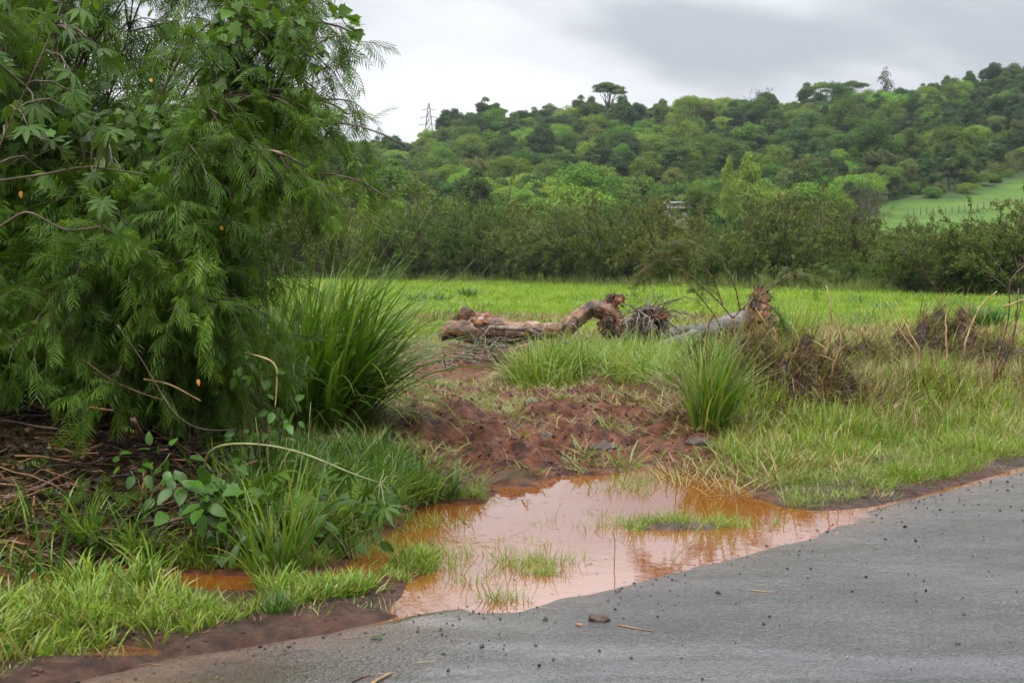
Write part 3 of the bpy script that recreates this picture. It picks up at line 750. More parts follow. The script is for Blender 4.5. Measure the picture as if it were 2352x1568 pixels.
# power pylon
METAL = rough_mat('pylon_steel', [(0.3, (0.10, 0.105, 0.11)), (0.7, (0.17, 0.175, 0.18))], 0.5, 2, 0.6, 0)
def pylon():
    d = 560.0; x, y, zt = ray(985, 236); top = np.array([x / y * d, d, CAM_H + zt / y * d])
    base = np.array([top[0], top[1], float(hill_z(top[0], top[1])) - 1]); h = top[2] - base[2]
    e = empty('power_pylon', base); tag(e, 'steel lattice power pylon standing on the crest of the far hill', 'pylon')
    def w(z): return np.interp(z / h, [0, 0.7, 1], [3.4, 1.3, 0.25])
    legs = MB(); br = MB()
    zs = np.linspace(0, h, 13)
    for sx in (-1, 1):
        for sy in (-1, 1):
            P = np.array([[sx * w(z), sy * w(z), z] for z in zs]) + base
            o = MB().add(*tubes(P, np.full(13, 0.16), 5)).build('leg', METAL, e)
    for a, b in zip(zs[:-1], zs[1:]):
        for s in (-1, 1):
            for p1, p2 in (((-w(a), s * w(a), a), (w(b), s * w(b), b)), ((w(a), s * w(a), a), (-w(b), s * w(b), b)), ((s * w(a), -w(a), a), (s * w(b), w(b), b))):
                br.add(*tubes(np.array([p1, p2]) + base, np.full(2, 0.09), 4))
    tag(br.build('lattice', METAL, e), kind='stuff')
    for zz, l in ((0.74, 4.2), (0.83, 3.6), (0.92, 2.8)):
        P = np.array([[-l, 0, zz * h - 0.2], [0, 0, zz * h + 0.35], [l, 0, zz * h - 0.2]]) + base
        MB().add(*tubes(P, np.full(3, 0.15), 5)).build('crossarm', METAL, e)
pylon()

# two small houses half hidden below the wood
def house(X, Y0, d, w, l, h, wallc, roofc, label, rz=0.3):
    x, y, zz = ray(X, Y0); c = np.array([x / y * d, d, CAM_H + zz / y * d - h])
    e = empty('farm_house', c); tag(e, label, 'house', 'farm houses below the wood'); e.rotation_euler = (0, 0, rz)
    wm = rough_mat('house_wall', [(0.3, tuple(k * 0.8 for k in wallc)), (0.7, wallc)], 1.5, 4, 0.85, 0.1)
    rm_ = rough_mat('house_roof', [(0.3, tuple(k * 0.7 for k in roofc)), (0.7, roofc)], 3, 4, 0.6, 0.3, stretch=(1, 6, 1))
    def box(x0, x1, y0, y1, z0, z1):
        V = np.array([(a, b, cc) for a in (x0, x1) for b in (y0, y1) for cc in (z0, z1)], float)
        return V, np.array([(0, 1, 3, 2), (4, 6, 7, 5), (0, 4, 5, 1), (2, 3, 7, 6), (0, 2, 6, 4), (1, 5, 7, 3)])
    def part(nm, mb, m, par=e):
        V = np.concatenate(mb.v); me = make_mesh(nm, V, mb.f, [m], False); o = link(bpy.data.objects.new(nm, me)); o.parent = par; return o
    V, q = box(-w / 2, w / 2, -l / 2, l / 2, -3.0, h * 0.62)
    mbw = MB().add(V, q)
    gz = h * 0.62
    for s in (-1, 1):
        mbw.add(np.array([(s * w / 2, -l / 2, gz), (s * w / 2, l / 2, gz), (s * w / 2, 0, h - 0.08)]), np.array([[0, 1, 2]]))
    wl = part('wall', mbw, wm)
    rf = MB()
    for s in (-1, 1):
        a = np.array([(-w / 2 - .4, s * (l / 2 + .4), gz - 0.2), (w / 2 + .4, s * (l / 2 + .4), gz - 0.2), (w / 2 + .4, 0, h), (-w / 2 - .4, 0, h)])
        rf.add(np.concatenate([a, a - (0, 0, 0.12)]), np.array([(0, 1, 2, 3), (7, 6, 5, 4), (0, 4, 5, 1), (1, 5, 6, 2), (3, 2, 6, 7), (0, 3, 7, 4)]))
    part('roof', rf, rm_)
    gl = rough_mat('house_window', [(0.3, (0.02, 0.025, 0.03)), (0.7, (0.04, 0.045, 0.05))], 1, 2, 0.15, 0)
    for xx in (-w * 0.28, w * 0.28):
        V, q = box(xx - 0.55, xx + 0.55, -l / 2 - 0.05, -l / 2 + 0.02, 0.5, 1.6); part('window', MB().add(V, q), gl)
    V, q = box(-0.45, 0.45, -l / 2 - 0.06, -l / 2 + 0.02, -0.4, 1.7); part('door', MB().add(V, q), BARK)
house(1552, 462, 190, 2.8, 2.6, 1.9, (0.40, 0.38, 0.36), (0.15, 0.155, 0.165), 'small pale house with grey metal roof behind the thicket', 0.2)
house(1808, 440, 215, 8, 5, 3.2, (0.45, 0.17, 0.10), (0.42, 0.11, 0.05), 'small house with orange tiled roof beside the columnar trees', -0.2)

# fence of posts across the pasture
def pasture_fence():
    P = np.array([(2085, 492), (2120, 487), (2160, 484), (2200, 482), (2240, 476), (2285, 470), (2340, 462), (2420, 455)])
    e = None; pts = []
    ds = np.linspace(232, 214, 60)
    Xs = np.linspace(2085, 2420, 24)
    posts = []
    for j, X in enumerate(Xs):
        Y = np.interp(X, P[:, 0], P[:, 1])
        # find where that line of sight meets the slope
        best = None
        for d in np.arange(150, 330, 1.0):
            x, y, zz = ray(X, Y + 6); pz = CAM_H + zz / y * d; hz = float(hill_z(x / y * d, d))
            if hz >= pz: best = (x / y * d, d, hz); break
        if best is None: continue
        posts.append(np.array(best))
    if not posts: return
    e = empty('pasture_fence', posts[0]); tag(e, 'post and wire fence crossing the bright hillside pasture', 'fence')
    for p in posts:
        P2 = np.array([p + (0, 0, -0.3), p + (rng.normal(0, .05), 0, 0.9 + rng.uniform(0, .5))]); MB().add(*tubes(P2, np.array([0.08, 0.07]), 6)).build('post', BARK, e)
    for hh in (0.5, 0.85, 1.15):
        MB().add(*tubes(np.array(posts) + (0, 0, hh), np.full(len(posts), 0.012), 4)).build('wire', METAL, e)
pasture_fence()

# ------------------------------------------------------------------ thicket along the far edge of the field
THK = [tree_meshes('thicket%d' % j, FM['thicket' if j % 3 else 'thicketg'], 6.4, 6.6, 14, 15000, 0.17, 'shrub') for j in range(5)]
def thicket():
    dirv = np.array([-0.656, 0.755]); perp = np.array([0.755, 0.656]); o0 = np.array([0, 85.0])
    ordn = ['first', 'second', 'third', 'fourth', 'fifth', 'sixth', 'seventh', 'eighth', 'ninth', 'tenth', 'eleventh', 'twelfth', 'thirteenth', 'fourteenth', 'fifteenth', 'sixteenth', 'seventeenth', 'eighteenth', 'nineteenth', 'twentieth', 'twenty-first', 'twenty-second', 'twenty-third', 'twenty-fourth', 'twenty-fifth', 'twenty-sixth', 'twenty-seventh', 'twenty-eighth']
    rows = {0: 'front', 1: 'middle', 2: 'back'}
    for r in range(3):
        k = 0
        for s in np.arange(-42, 62, 3.9 + r * 0.5):
            q = o0 + dirv * (s + rng.uniform(-1.2, 1.2)) + perp * (2.5 + 4.2 * r + rng.uniform(-1, 1))
            u = q[0] / q[1] * F + 512
            if u < 215 or u > 1075: continue
            if r == 2 and u > 840: continue
            j = int(rng.integers(5)); sc = rng.uniform(0.72, 1.2) * (1.05 if u < 560 else 0.80 if u < 830 else 0.60)
            if 640 < u < 690 and r > 0: sc *= 0.72
            z0 = float(H(np.array([q[0]]), np.array([q[1]]))[0]) if q[1] < 60 else 0.05
            hue = 'green' if j % 3 == 0 else 'olive brown'
            plant_tree('thicket_shrub', THK[j], (q[0], q[1], z0), rng.uniform(0, 6.28), sc,
                       '%s feathery shrub, %s from the right in the %s row of the thicket' % (hue, ordn[min(k, 27)], rows[r]), 'shrub', 'shrubs of the thicket at the field edge', sc * rng.uniform(0.85, 1.15))
            k += 1
    for j, (u, dd, sc, lb) in enumerate(((955, 60, 0.66, 'olive brown feathery shrub closing the thicket below the pasture fence'), (990, 59, 0.62, 'green feathery shrub in the thicket below the right end of the pasture'), (925, 63, 0.60, 'low olive shrub filling the thicket at the left end of the pasture'), (1030, 57, 0.7, 'olive shrub of the thicket cut by the right edge'))):
        plant_tree('thicket_shrub', THK[(j * 2 + 1) % 5], ((u - 512) / F * dd, dd, 0.1), j * 1.7, sc, lb, 'shrub', 'shrubs of the thicket at the field edge')
thicket()

# ------------------------------------------------------------------ grasses
GC = {
 'lime': leaf_mat('grass_lime', [(0.08, 0.14, 0.016), (0.14, 0.235, 0.022), (0.20, 0.30, 0.034), (0.27, 0.30, 0.08)], 0.6, 0.38, 0.18, spec=0.15, drift=0.6, dscale=0.45),
 'fresh': leaf_mat('grass_fresh', [(0.055, 0.115, 0.012), (0.10, 0.20, 0.018), (0.16, 0.27, 0.028), (0.26, 0.27, 0.08)], 0.45, 0.36, 0.15, spec=0.25),
 'deep': leaf_mat('grass_deep', [(0.022, 0.065, 0.010), (0.04, 0.11, 0.014), (0.07, 0.16, 0.02)], 0.30, 0.3, 0.1, spec=0.5),
 'clump': leaf_mat('grass_clump', [(0.04, 0.095, 0.010), (0.075, 0.165, 0.015), (0.12, 0.235, 0.022), (0.17, 0.27, 0.04)], 0.38, 0.38, 0.1, spec=0.3),
 'straw': leaf_mat('grass_straw', [(0.10, 0.055, 0.022), (0.20, 0.13, 0.05), (0.33, 0.25, 0.11), (0.16, 0.17, 0.04)], 0.5, 0.2, 0.15),
 'dry': leaf_mat('grass_dry', [(0.05, 0.028, 0.014), (0.11, 0.065, 0.03), (0.26, 0.18, 0.08)], 0.5, 0.15),
 'mixed': leaf_mat('grass_mixed', [(0.20, 0.14, 0.045), (0.12, 0.18, 0.02), (0.09, 0.17, 0.018), (0.16, 0.25, 0.028), (0.30, 0.26, 0.10)], 0.4, 0.3, 0.15),
}
def tuft(name, mat, n, h, w, spread, lean=(0.05, 0.5), bend=(0.2, 1.2), k=3):
    a = rng.uniform(0, 6.28, n); r = spread * np.sqrt(rng.uniform(0, 1, n))
    b = np.stack([np.cos(a) * r, np.sin(a) * r, np.full(n, -0.01)], 1)
    az = a + rng.normal(0, 0.9, n)
    V, f = blades(b, h * rng.uniform(0.45, 1.1, n), w * rng.uniform(0.7, 1.2, n), az, rng.uniform(*lean, n), rng.uniform(*bend, n), k)
    return MB().add(V, f).mesh(name, [mat])
def strew(name, protos, xy, smin, smax, label, zs=1.0, tilt=0.12, dz=0.0, zmul=None):
    n = len(xy); h = H(xy[:, 0], xy[:, 1]) + dz
    s = rng.uniform(smin, smax, n)
    if zmul is not None: s = s * zmul
    rot = np.stack([rng.normal(0, tilt, n), rng.normal(0, tilt, n), rng.uniform(0, 6.28, n)], 1)
    scl = np.stack([s, s, s * zs], 1)
    return scatter(name, proto_collection(name + '_tuft', protos), np.column_stack([xy, h]), rot, scl, rng.integers(0, len(protos), n), label)
def fan(n, y0, y1, p=1.0, pad=3.0):
    """random spots over the ground in front, out to a distance"""
    t = rng.uniform(0, 1, n); y = (y0 ** p + t * (y1 ** p - y0 ** p)) ** (1 / p)
    x = rng.uniform(-1, 1, n) * (0.40 * y + pad); return np.stack([x, y], 1)
# open field
def fieldmask(xy):
    x, y = xy[:, 0], xy[:, 1]
    return y < 86 - 1.15 * x
STRAWC = np.array([(-1.2, 21.5, 3.6, 3.4), (3.5, 27, 4.0, 4.0), (7.5, 30, 5, 2.5), (1.0, 36, 7, 2.5), (-6, 33, 3, 1.5), (9, 48, 6, 2), (-3, 52, 6, 1.6)])
def strawness(xy):
    s = np.zeros(len(xy))
    for cx, cy_, rx, ry in STRAWC:
        s = np.maximum(s, np.exp(-(((xy[:, 0] - cx) / rx) ** 2 + ((xy[:, 1] - cy_) / ry) ** 2)))
    return s + 0.25 * fbm(xy * 0.7, 3, 120)
xy = np.concatenate([fan(26000, 13.5, 45, 1.2), fan(22000, 40, 120, 1.4)])
dp, dr, dm = land(xy[:, 0], xy[:, 1])
st_ = strawness(xy)
ok = fieldmask(xy) & (dr > 4.0) & (dm > 0.25) & (dp > 0.5) & (rng.uniform(size=len(xy)) > st_ * 1.25)
ok &= ~((xy[:, 1] < 17.5) & (xy[:, 0] < -1.0))
ok &= ~((np.abs(xy[:, 1] - 22.3) < 2.2) & (xy[:, 0] > -1.8) & (xy[:, 0] < 2.3) & (rng.uniform(size=len(xy)) < 0.75))
xy = xy[ok]; far = np.clip(xy[:, 1] / 30, 0.8, 3.0)
strew('field_grass', [tuft('fg%d' % j, GC['lime'], 26, 0.26, 0.012, 0.16) for j in range(5)], xy, 0.7, 1.25, 'bright lime green grass of the open field', zmul=far, zs=0.62)
xy = fan(26000, 13.5, 42, 1.3); dp, dr, dm = land(xy[:, 0], xy[:, 1]); st_ = strawness(xy)
ok = fieldmask(xy) & (dr > 3.6) & (dm > 0.05) & (dp > 0.3) & (rng.uniform(size=len(xy)) < st_ * 1.4); xy = xy[ok]
strew('flattened_grass', [tuft('sg%d' % j, GC['straw'], 22, 0.24, 0.011, 0.16, (0.5, 1.4), (0.1, 0.6)) for j in range(4)], xy, 0.7, 1.4, 'yellowed flattened grass around the fallen logs', tilt=0.1)
# pale seed grass under the thicket
t = rng.uniform(-42, 62, 520); q = np.array([0, 84.0]) + t[:, None] * np.array([-0.656, 0.755]) + rng.uniform(-0.5, 2.5, 520)[:, None] * np.array([0.837, 0.547])
strew('edge_grass', [tuft('eg%d' % j, leaf_mat('edge_grass%d' % j, [(0.08, 0.12, 0.02), (0.13, 0.17, 0.035), (0.20, 0.22, 0.07)], 0.5, 0.3), 60, 1.3, 0.035, 0.5, (0.0, 0.45), (0.1, 0.7)) for j in range(2)], q, 0.25, 0.9, 'pale rank grass along the foot of the thicket')
# undergrowth between thicket and hill
t = rng.uniform(-40, 80, 420); q = np.array([0, 98.0]) + t[:, None] * np.array([-0.656, 0.755]) + rng.uniform(0, 40, 420)[:, None] * np.array([0.755, 0.656])
okq = (q[:, 0] / q[:, 1] * F + 512 < 850); q = q[okq]; uidx = rng.integers(0, 7, len(q))
scatter('undergrowth', proto_collection('undergrowth_bush', [t_[1] for t_ in THK] + [TREES['mid'][0][1], TREES['dark'][0][1]]), np.column_stack([q, np.full(len(q), -0.4)]), np.column_stack([np.zeros((len(q), 2)), rng.uniform(0, 6.28, len(q))]), np.repeat((rng.uniform(0.5, 0.85, len(q)) * np.where(uidx > 4, 0.55, 1.0))[:, None], 3, 1), uidx, 'dark undergrowth behind the thicket')

xy = fan(420, 22, 75, 1.3); ok = fieldmask(xy); xy = xy[ok]
strew('field_weeds', [tuft('fw%d' % j, GC[('deep', 'fresh', 'mixed')[j]], 34, 0.45, 0.02, 0.22, (0.05, 0.7), (0.2, 1.2), 4) for j in range(3)], xy, 0.5, 1.3, 'scattered taller weeds and rank tufts in the open field')
# ------------------------------------------------------------------ logs and flood debris in the field
PALEBARK = rough_mat('peeled_bark', [(0.22, (0.0131, 0.0075, 0.0056)), (0.40, (0.0562, 0.0272, 0.0159)), (0.52, (0.1273, 0.0758, 0.0515)), (0.62, (0.1910, 0.0871, 0.0319)), (0.80, (0.2705, 0.2153, 0.1910))], 3.2, 9, 0.6, 0.9, 16, stretch=(1.4, 1, 1.8))
DARKBARK = rough_mat('rotten_bark', [(0.30, (0.0130, 0.0090, 0.0070)), (0.48, (0.0530, 0.0260, 0.0170)), (0.62, (0.1650, 0.0680, 0.0260)), (0.78, (0.2700, 0.1350, 0.0530))], 5, 8, 0.7, 1.0, 16, dist=0.04)
REDROT = rough_mat('red_rot_wood', [(0.30, (0.0210, 0.0100, 0.0070)), (0.48, (0.1050, 0.0320, 0.0130)), (0.66, (0.2240, 0.0840, 0.0280)), (0.8, (0.3220, 0.1750, 0.0700))], 7, 8, 0.75, 1.0, 22, dist=0.04)
GREYWOOD = rough_mat('grey_wood', [(0.25, (0.020, 0.015, 0.012)), (0.5, (0.065, 0.054, 0.047)), (0.75, (0.14, 0.122, 0.108))], 3.2, 9, 0.55, 0.8, 14, stretch=(0.6, 1, 1.6))
TWIG = rough_mat('grey_twig', [(0.3, (0.05, 0.036, 0.026)), (0.6, (0.13, 0.10, 0.075)), (0.8, (0.24, 0.20, 0.16))], 4, 4, 0.75, 0.3, island=0.5)
WETSTICK = rough_mat('wet_stick', [(0.25, (0.020, 0.011, 0.008)), (0.5, (0.075, 0.032, 0.016)), (0.75, (0.20, 0.095, 0.04))], 6, 5, 0.4, 0.4, spec=0.5)
ORANGESTICK = rough_mat('orange_stick', [(0.25, (0.07, 0.028, 0.012)), (0.5, (0.20, 0.085, 0.03)), (0.75, (0.38, 0.20, 0.08))], 6, 5, 0.4, 0.4, spec=0.5)
TANSTICK = rough_mat('tan_stalk', [(0.25, (0.16, 0.085, 0.035)), (0.5, (0.32, 0.20, 0.09)), (0.75, (0.48, 0.34, 0.18))], 8, 4, 0.5, 0.2)
STONE = rough_mat('stone', [(0.3, (0.0225, 0.0120, 0.0083)), (0.5, (0.0450, 0.0255, 0.0195)), (0.75, (0.0750, 0.0465, 0.0375))], 9, 6, 0.6, 0.5, 30)
CLOD = rough_mat('mud_clod', [(0.3, (0.0193, 0.0099, 0.0066)), (0.5, (0.0440, 0.0220, 0.0138)), (0.75, (0.0770, 0.0413, 0.0275))], 14, 6, 0.6, 0.8, 40)

def log_geo(pts, radii, k=40, sides=26, amp=0.16, freq=3.6, jag=0.6, seed=0, flat=1.0):
    P = spline(np.asarray(pts, float), k)
    d = np.linspace(0, 1, k); rr = np.interp(d, np.linspace(0, 1, len(radii)), radii)
    T = nrm(np.gradient(P, axis=0)); ref = np.array([0, 0, 1.0]) if abs(T.mean(0)[2]) < 0.8 else np.array([1.0, 0.1, 0])
    A = nrm(np.cross(T, ref)); B = np.cross(T, A)
    a = np.arange(sides) / sides * 2 * np.pi
    N_ = A[:, None] * np.cos(a)[:, None] + B[:, None] * np.sin(a)[:, None] * flat
    V = P[:, None] + N_ * rr[:, None, None]
    ns = fbm(V * freq, 4, seed, 0.6) + 0.5 * fbm(np.stack([np.cos(a) * 1.5 + 0 * d[:, None], np.sin(a) * 1.5 + 0 * d[:, None], d[:, None] * 2 + 0 * a], -1), 2, seed + 9)
    gro = np.abs(vnoise(np.stack([np.cos(a) * 3.2 + 0 * d[:, None], np.sin(a) * 3.2 + 0 * d[:, None], d[:, None] * 3 + 0 * a], -1), seed + 17))
    ns = ns * 1.25 - 0.75 * gro + 0.30 * fbm(V * freq * 4, 2, seed + 23)
    V = V + N_ * (rr[:, None] * amp * 2 * ns)[..., None]
    for e_, s_ in ((0, -1), (-1, 1)):
        V[e_] += T[e_] * (rr[e_] * jag * fbm(np.stack([np.cos(a) * 2, np.sin(a) * 2, 0 * a + seed], -1), 2, seed + 3))[:, None] * s_
    V = V.reshape(-1, 3)
    i = np.arange(k - 1)[:, None] * sides; jn = np.arange(sides)[None]; j2 = (jn + 1) % sides
    q = np.stack([i + jn, i + j2, i + sides + j2, i + sides + jn], -1).reshape(-1, 4)
    c0 = P[0] + T[0] * rr[0] * 0.25; c1 = P[-1] - T[-1] * rr[-1] * 0.25
    n = len(V); V = np.concatenate([V, [c0, c1]])
    t0 = np.stack([np.full(sides, n), (np.arange(sides) + 1) % sides, np.arange(sides)], 1)
    b = (k - 1) * sides; t1 = np.stack([np.full(sides, n + 1), b + np.arange(sides), b + (np.arange(sides) + 1) % sides], 1)
    return V, [q, t0, t1]
def one_log(name, pts, radii, mat, parent=None, **kw):
    o = MB().add(*log_geo(pts, radii, **kw)).build(name, mat, parent)
    P = spline(np.asarray(pts, float), 40); rr = np.interp(np.linspace(0, 1, 40), np.linspace(0, 1, len(radii)), radii); T = nrm(np.gradient(P, axis=0))
    n = int(26 + 30 * max(radii) / 0.2); i = rng.integers(0, 39, n); i[: n // 3] = rng.choice([0, 1, 37, 38], n // 3)
    rad = nrm(np.cross(T[i], rng.normal(size=(n, 3)))); b = P[i] + rad * (rr[i] * rng.uniform(0.8, 1.05, n))[:, None]
    d = nrm(T[i] * np.where(i < 20, -1, 1)[:, None] * rng.uniform(0.3, 1, n)[:, None] + rad * rng.uniform(0.1, 0.7, n)[:, None])
    Q = grow(b, d, rr[i] * rng.uniform(0.4, 1.3, n), 4, 0.12, 0.12)
    W = (rr[i] * rng.uniform(0.06, 0.28, n))[:, None] * np.array([1, 0.9, 0.6, 0.05]); sd = nrm(np.cross(d, rad))
    tag(MB().add(*strips(Q, W, sd)).build('splinters', [REDROT, DARKBARK][int(rng.integers(2))], parent), kind='stuff')
    return o
def gz(p, r=0):    # drop a point on the ground
    p = np.array(p, float); p[2] = float(H(p[0:1], p[1:2])[0]) + r; return p

D = 24.0
# 1 burl-ended log
def A_(X, Y, d=D): return at(X, Y, d)
e = empty('fallen_log', gz(A_(1150, 770))); tag(e, 'fallen log with a dark rotten burl and a pale tapered snout end', 'log')
one_log('trunk', [A_(1012, 772), A_(1035, 757), A_(1075, 752), A_(1130, 757), A_(1180, 763), A_(1240, 760), A_(1292, 754)], [0.09, 0.19, 0.25, 0.25, 0.19, 0.18, 0.15, 0.13], PALEBARK, e, k=60, amp=0.13, seed=4)
one_log('burl', [A_(1048, 745), A_(1066, 732), A_(1090, 738), A_(1128, 757)], [0.10, 0.20, 0.22, 0.24], DARKBARK, e, k=30, amp=0.34, freq=5, seed=7)
one_log('rotten_side', [A_(1072, 772), A_(1100, 764), A_(1142, 766), A_(1150, 772)], [0.12, 0.24, 0.25, 0.12], DARKBARK, e, k=30, amp=0.3, freq=5, seed=12)
one_log('stump_arm', [A_(1128, 770), A_(1145, 792), A_(1180, 800), A_(1218, 790), A_(1232, 782)], [0.08, 0.10, 0.09, 0.10, 0.08], PALEBARK, e, k=30, amp=0.2, seed=15)
# 2 arched log with broken neck
e = empty('arched_log', gz(A_(1330, 780))); tag(e, 'arched pale log ending in an upright broken neck with a red rotten knob', 'log')
one_log('trunk', [A_(1245, 805), A_(1275, 785), A_(1300, 757), A_(1330, 727), A_(1358, 707), A_(1395, 715), A_(1420, 745)], [0.06, 0.09, 0.13, 0.14, 0.15, 0.19, 0.16], PALEBARK, e, k=56, amp=0.14, seed=21)
one_log('neck', [A_(1412, 770), A_(1405, 735), A_(1400, 700), A_(1405, 680)], [0.20, 0.20, 0.15, 0.11], DARKBARK, e, k=36, amp=0.22, freq=4, seed=25)
one_log('rotten_knob', [A_(1400, 684), A_(1418, 688), A_(1432, 692)], [0.09, 0.14, 0.10], REDROT, e, k=24, amp=0.4, freq=7, seed=29)
# 3 grey trunk with standing stump
e = empty('grey_log', gz(A_(1640, 770))); tag(e, 'smooth grey fallen trunk with a dark broken stump end standing up', 'log')
one_log('trunk', [A_(1500, 800, 22), A_(1580, 778, 22.5), A_(1660, 752, 23), A_(1720, 735, 23.3), A_(1745, 728, 23.5)], [0.06, 0.11, 0.15, 0.19, 0.19], GREYWOOD, e, k=50, amp=0.08, seed=31)
one_log('broken_end', [A_(1748, 752, 23.3), A_(1742, 722, 23.3), A_(1740, 695, 23.3), A_(1750, 668, 23.3)], [0.25, 0.22, 0.18, 0.13], DARKBARK, e, k=36, amp=0.30, freq=4, seed=35, jag=1.4)
one_log('rotten_heart', [A_(1735, 745, 22.9), A_(1752, 738, 22.9), A_(1775, 735, 22.9)], [0.12, 0.18, 0.10], REDROT, e, k=24, amp=0.4, freq=7, seed=37)
e = empty('half_buried_log', gz(A_(1570, 775, 25))); tag(e, 'half buried grey log lying behind the root ball', 'log')
one_log('trunk', [A_(1500, 786, 25), A_(1560, 768, 25), A_(1620, 758, 25)], [0.12, 0.18, 0.13], GREYWOOD, e, k=30, amp=0.1, seed=39)
# 4 lower dark log
e = empty('dark_log', gz(A_(1230, 815, 21))); tag(e, 'short dark wet log under the tangle of driftwood branches', 'log')
one_log('trunk', [A_(1168, 818, 21), A_(1210, 808, 21), A_(1270, 808, 21), A_(1340, 800, 21)], [0.10, 0.15, 0.15, 0.10], DARKBARK, e, k=36, amp=0.18, seed=41)
# sawn pale log piece
e = empty('sawn_branch', gz(A_(1110, 828, 20.5))); tag(e, 'short sawn branch with a pale orange cut face beside the mud', 'branch')
one_log('wood', [A_(1092, 828, 20.5), A_(1112, 834, 20.5), A_(1140, 842, 20.5)], [0.055, 0.05, 0.03], ORANGESTICK, e, k=16, amp=0.1, jag=0.1, seed=44)
# driftwood branches, each its own
DW = [([(1125,752),(1180,756),(1222,760),(1240,782),(1290,800),(1340,818)], 23, 0.035, 'bent grey-brown driftwood branch leaning off the burl-ended log'),
      ([(1180,806),(1250,800),(1300,788),(1340,776),(1360,770)], 22.5, 0.045, 'thick forked driftwood branch below the arched log'),
      ([(1300,790),(1335,800),(1380,806)], 22.8, 0.03, 'grey driftwood limb lying beneath the arched log'),
      ([(1170,830),(1200,815),(1230,822),(1180,850),(1175,872)], 20.8, 0.028, 'crooked grey driftwood root hanging over the red mud'),
      ([(1150,795),(1210,805),(1290,812),(1400,800)], 22, 0.022, 'long thin driftwood stick across the dark log')]
for pp, d, r, lb in DW:
    P = spline([at(a, b, d) + rng.normal(0, 0.03, 3) for a, b in pp], 26)
    e_ = empty('driftwood_branch', P[0]); tag(e_, lb, 'branch', 'driftwood branches between the logs')
    MB().add(*log_geo(P, [r * 1.2, r, r * 0.5], k=30, sides=8, amp=0.12, seed=int(r * 1000))).build('limb', TWIG, e_)
    tb = MB()
    for j in range(4):
        i0 = rng.integers(6, 24); q = P[i0]; dv = rng.normal(0, 1, 3) * (1, 0.6, 0.6); dv = dv / np.linalg.norm(dv) * rng.uniform(0.2, 0.55)
        tb.add(*tubes(limb_poly(q, q + dv, 6, 0.1, 0.1), np.linspace(r * 0.4, 0.004, 6), 5))
    tag(tb.build('twigs', TWIG, e_), kind='stuff')
# spray of fine twigs over the mud
tb = MB(); c = at(1120, 850, 20)
for j in range(90):
    p0 = at(rng.uniform(1010, 1200), rng.uniform(840, 885), 19.8); p0[2] = H(p0[0:1], p0[1:2])[0] + rng.uniform(0, 0.25)
    dv = rng.normal(0, 1, 3) * (1.0, 0.5, 0.35); dv = dv / np.linalg.norm(dv) * rng.uniform(0.25, 0.9)
    tb.add(*tubes(limb_poly(p0, p0 + dv, 6, 0.06, 0.12), np.linspace(0.009, 0.003, 6), 4))
o = tb.build('fallen_twigs', TWIG); tag(o, 'thin bare fallen twigs spread over the wet mud below the logs', 'twigs', kind='stuff')

# root ball
e = empty('root_ball', gz(A_(1490, 765))); tag(e, 'upturned root ball bristling with thin brown roots between the logs', 'root ball')
one_log('stump', [A_(1440, 778), A_(1465, 757), A_(1490, 735), A_(1520, 725)], [0.16, 0.22, 0.24, 0.16], DARKBARK, e, k=36, amp=0.28, freq=4, seed=51)
one_log('rotten_core', [A_(1505, 728, 23.7), A_(1528, 722, 23.7)], [0.13, 0.10], REDROT, e, k=18, amp=0.4, freq=7, seed=53)
tb = MB(); c = A_(1488, 735, 23.8)
for j in range(330):
    d0 = nrm(rng.normal(0, 1, 3)); p = c + d0 * rng.uniform(0.05, 0.30, 1) * (1.1, 0.7, 0.8)
    d1 = nrm(d0 * 0.8 + rng.normal(0, 0.8, 3)); L = rng.uniform(0.2, 0.6); P = [p]
    for s in range(7):
        d1 = nrm(d1 + rng.normal(0, 0.3, 3) + np.array([0, 0, -0.22])); P.append(P[-1] + d1 * L / 7)
    tb.add(*tubes(np.array(P), np.linspace(0.010, 0.003, 8), 4))
tag(tb.build('roots', TWIG, e), kind='stuff')
tb = MB()
for X2, Y2 in ((1650, 690), (1560, 780), (1590, 690), (1640, 760), (1420, 700), (1600, 730)):
    tb.add(*tubes(limb_poly(c, at(X2, Y2, 23.5), 9, 0.18, 0.06), np.linspace(0.016, 0.004, 9), 5))
tag(tb.build('long_roots', TWIG, e), kind='stuff')

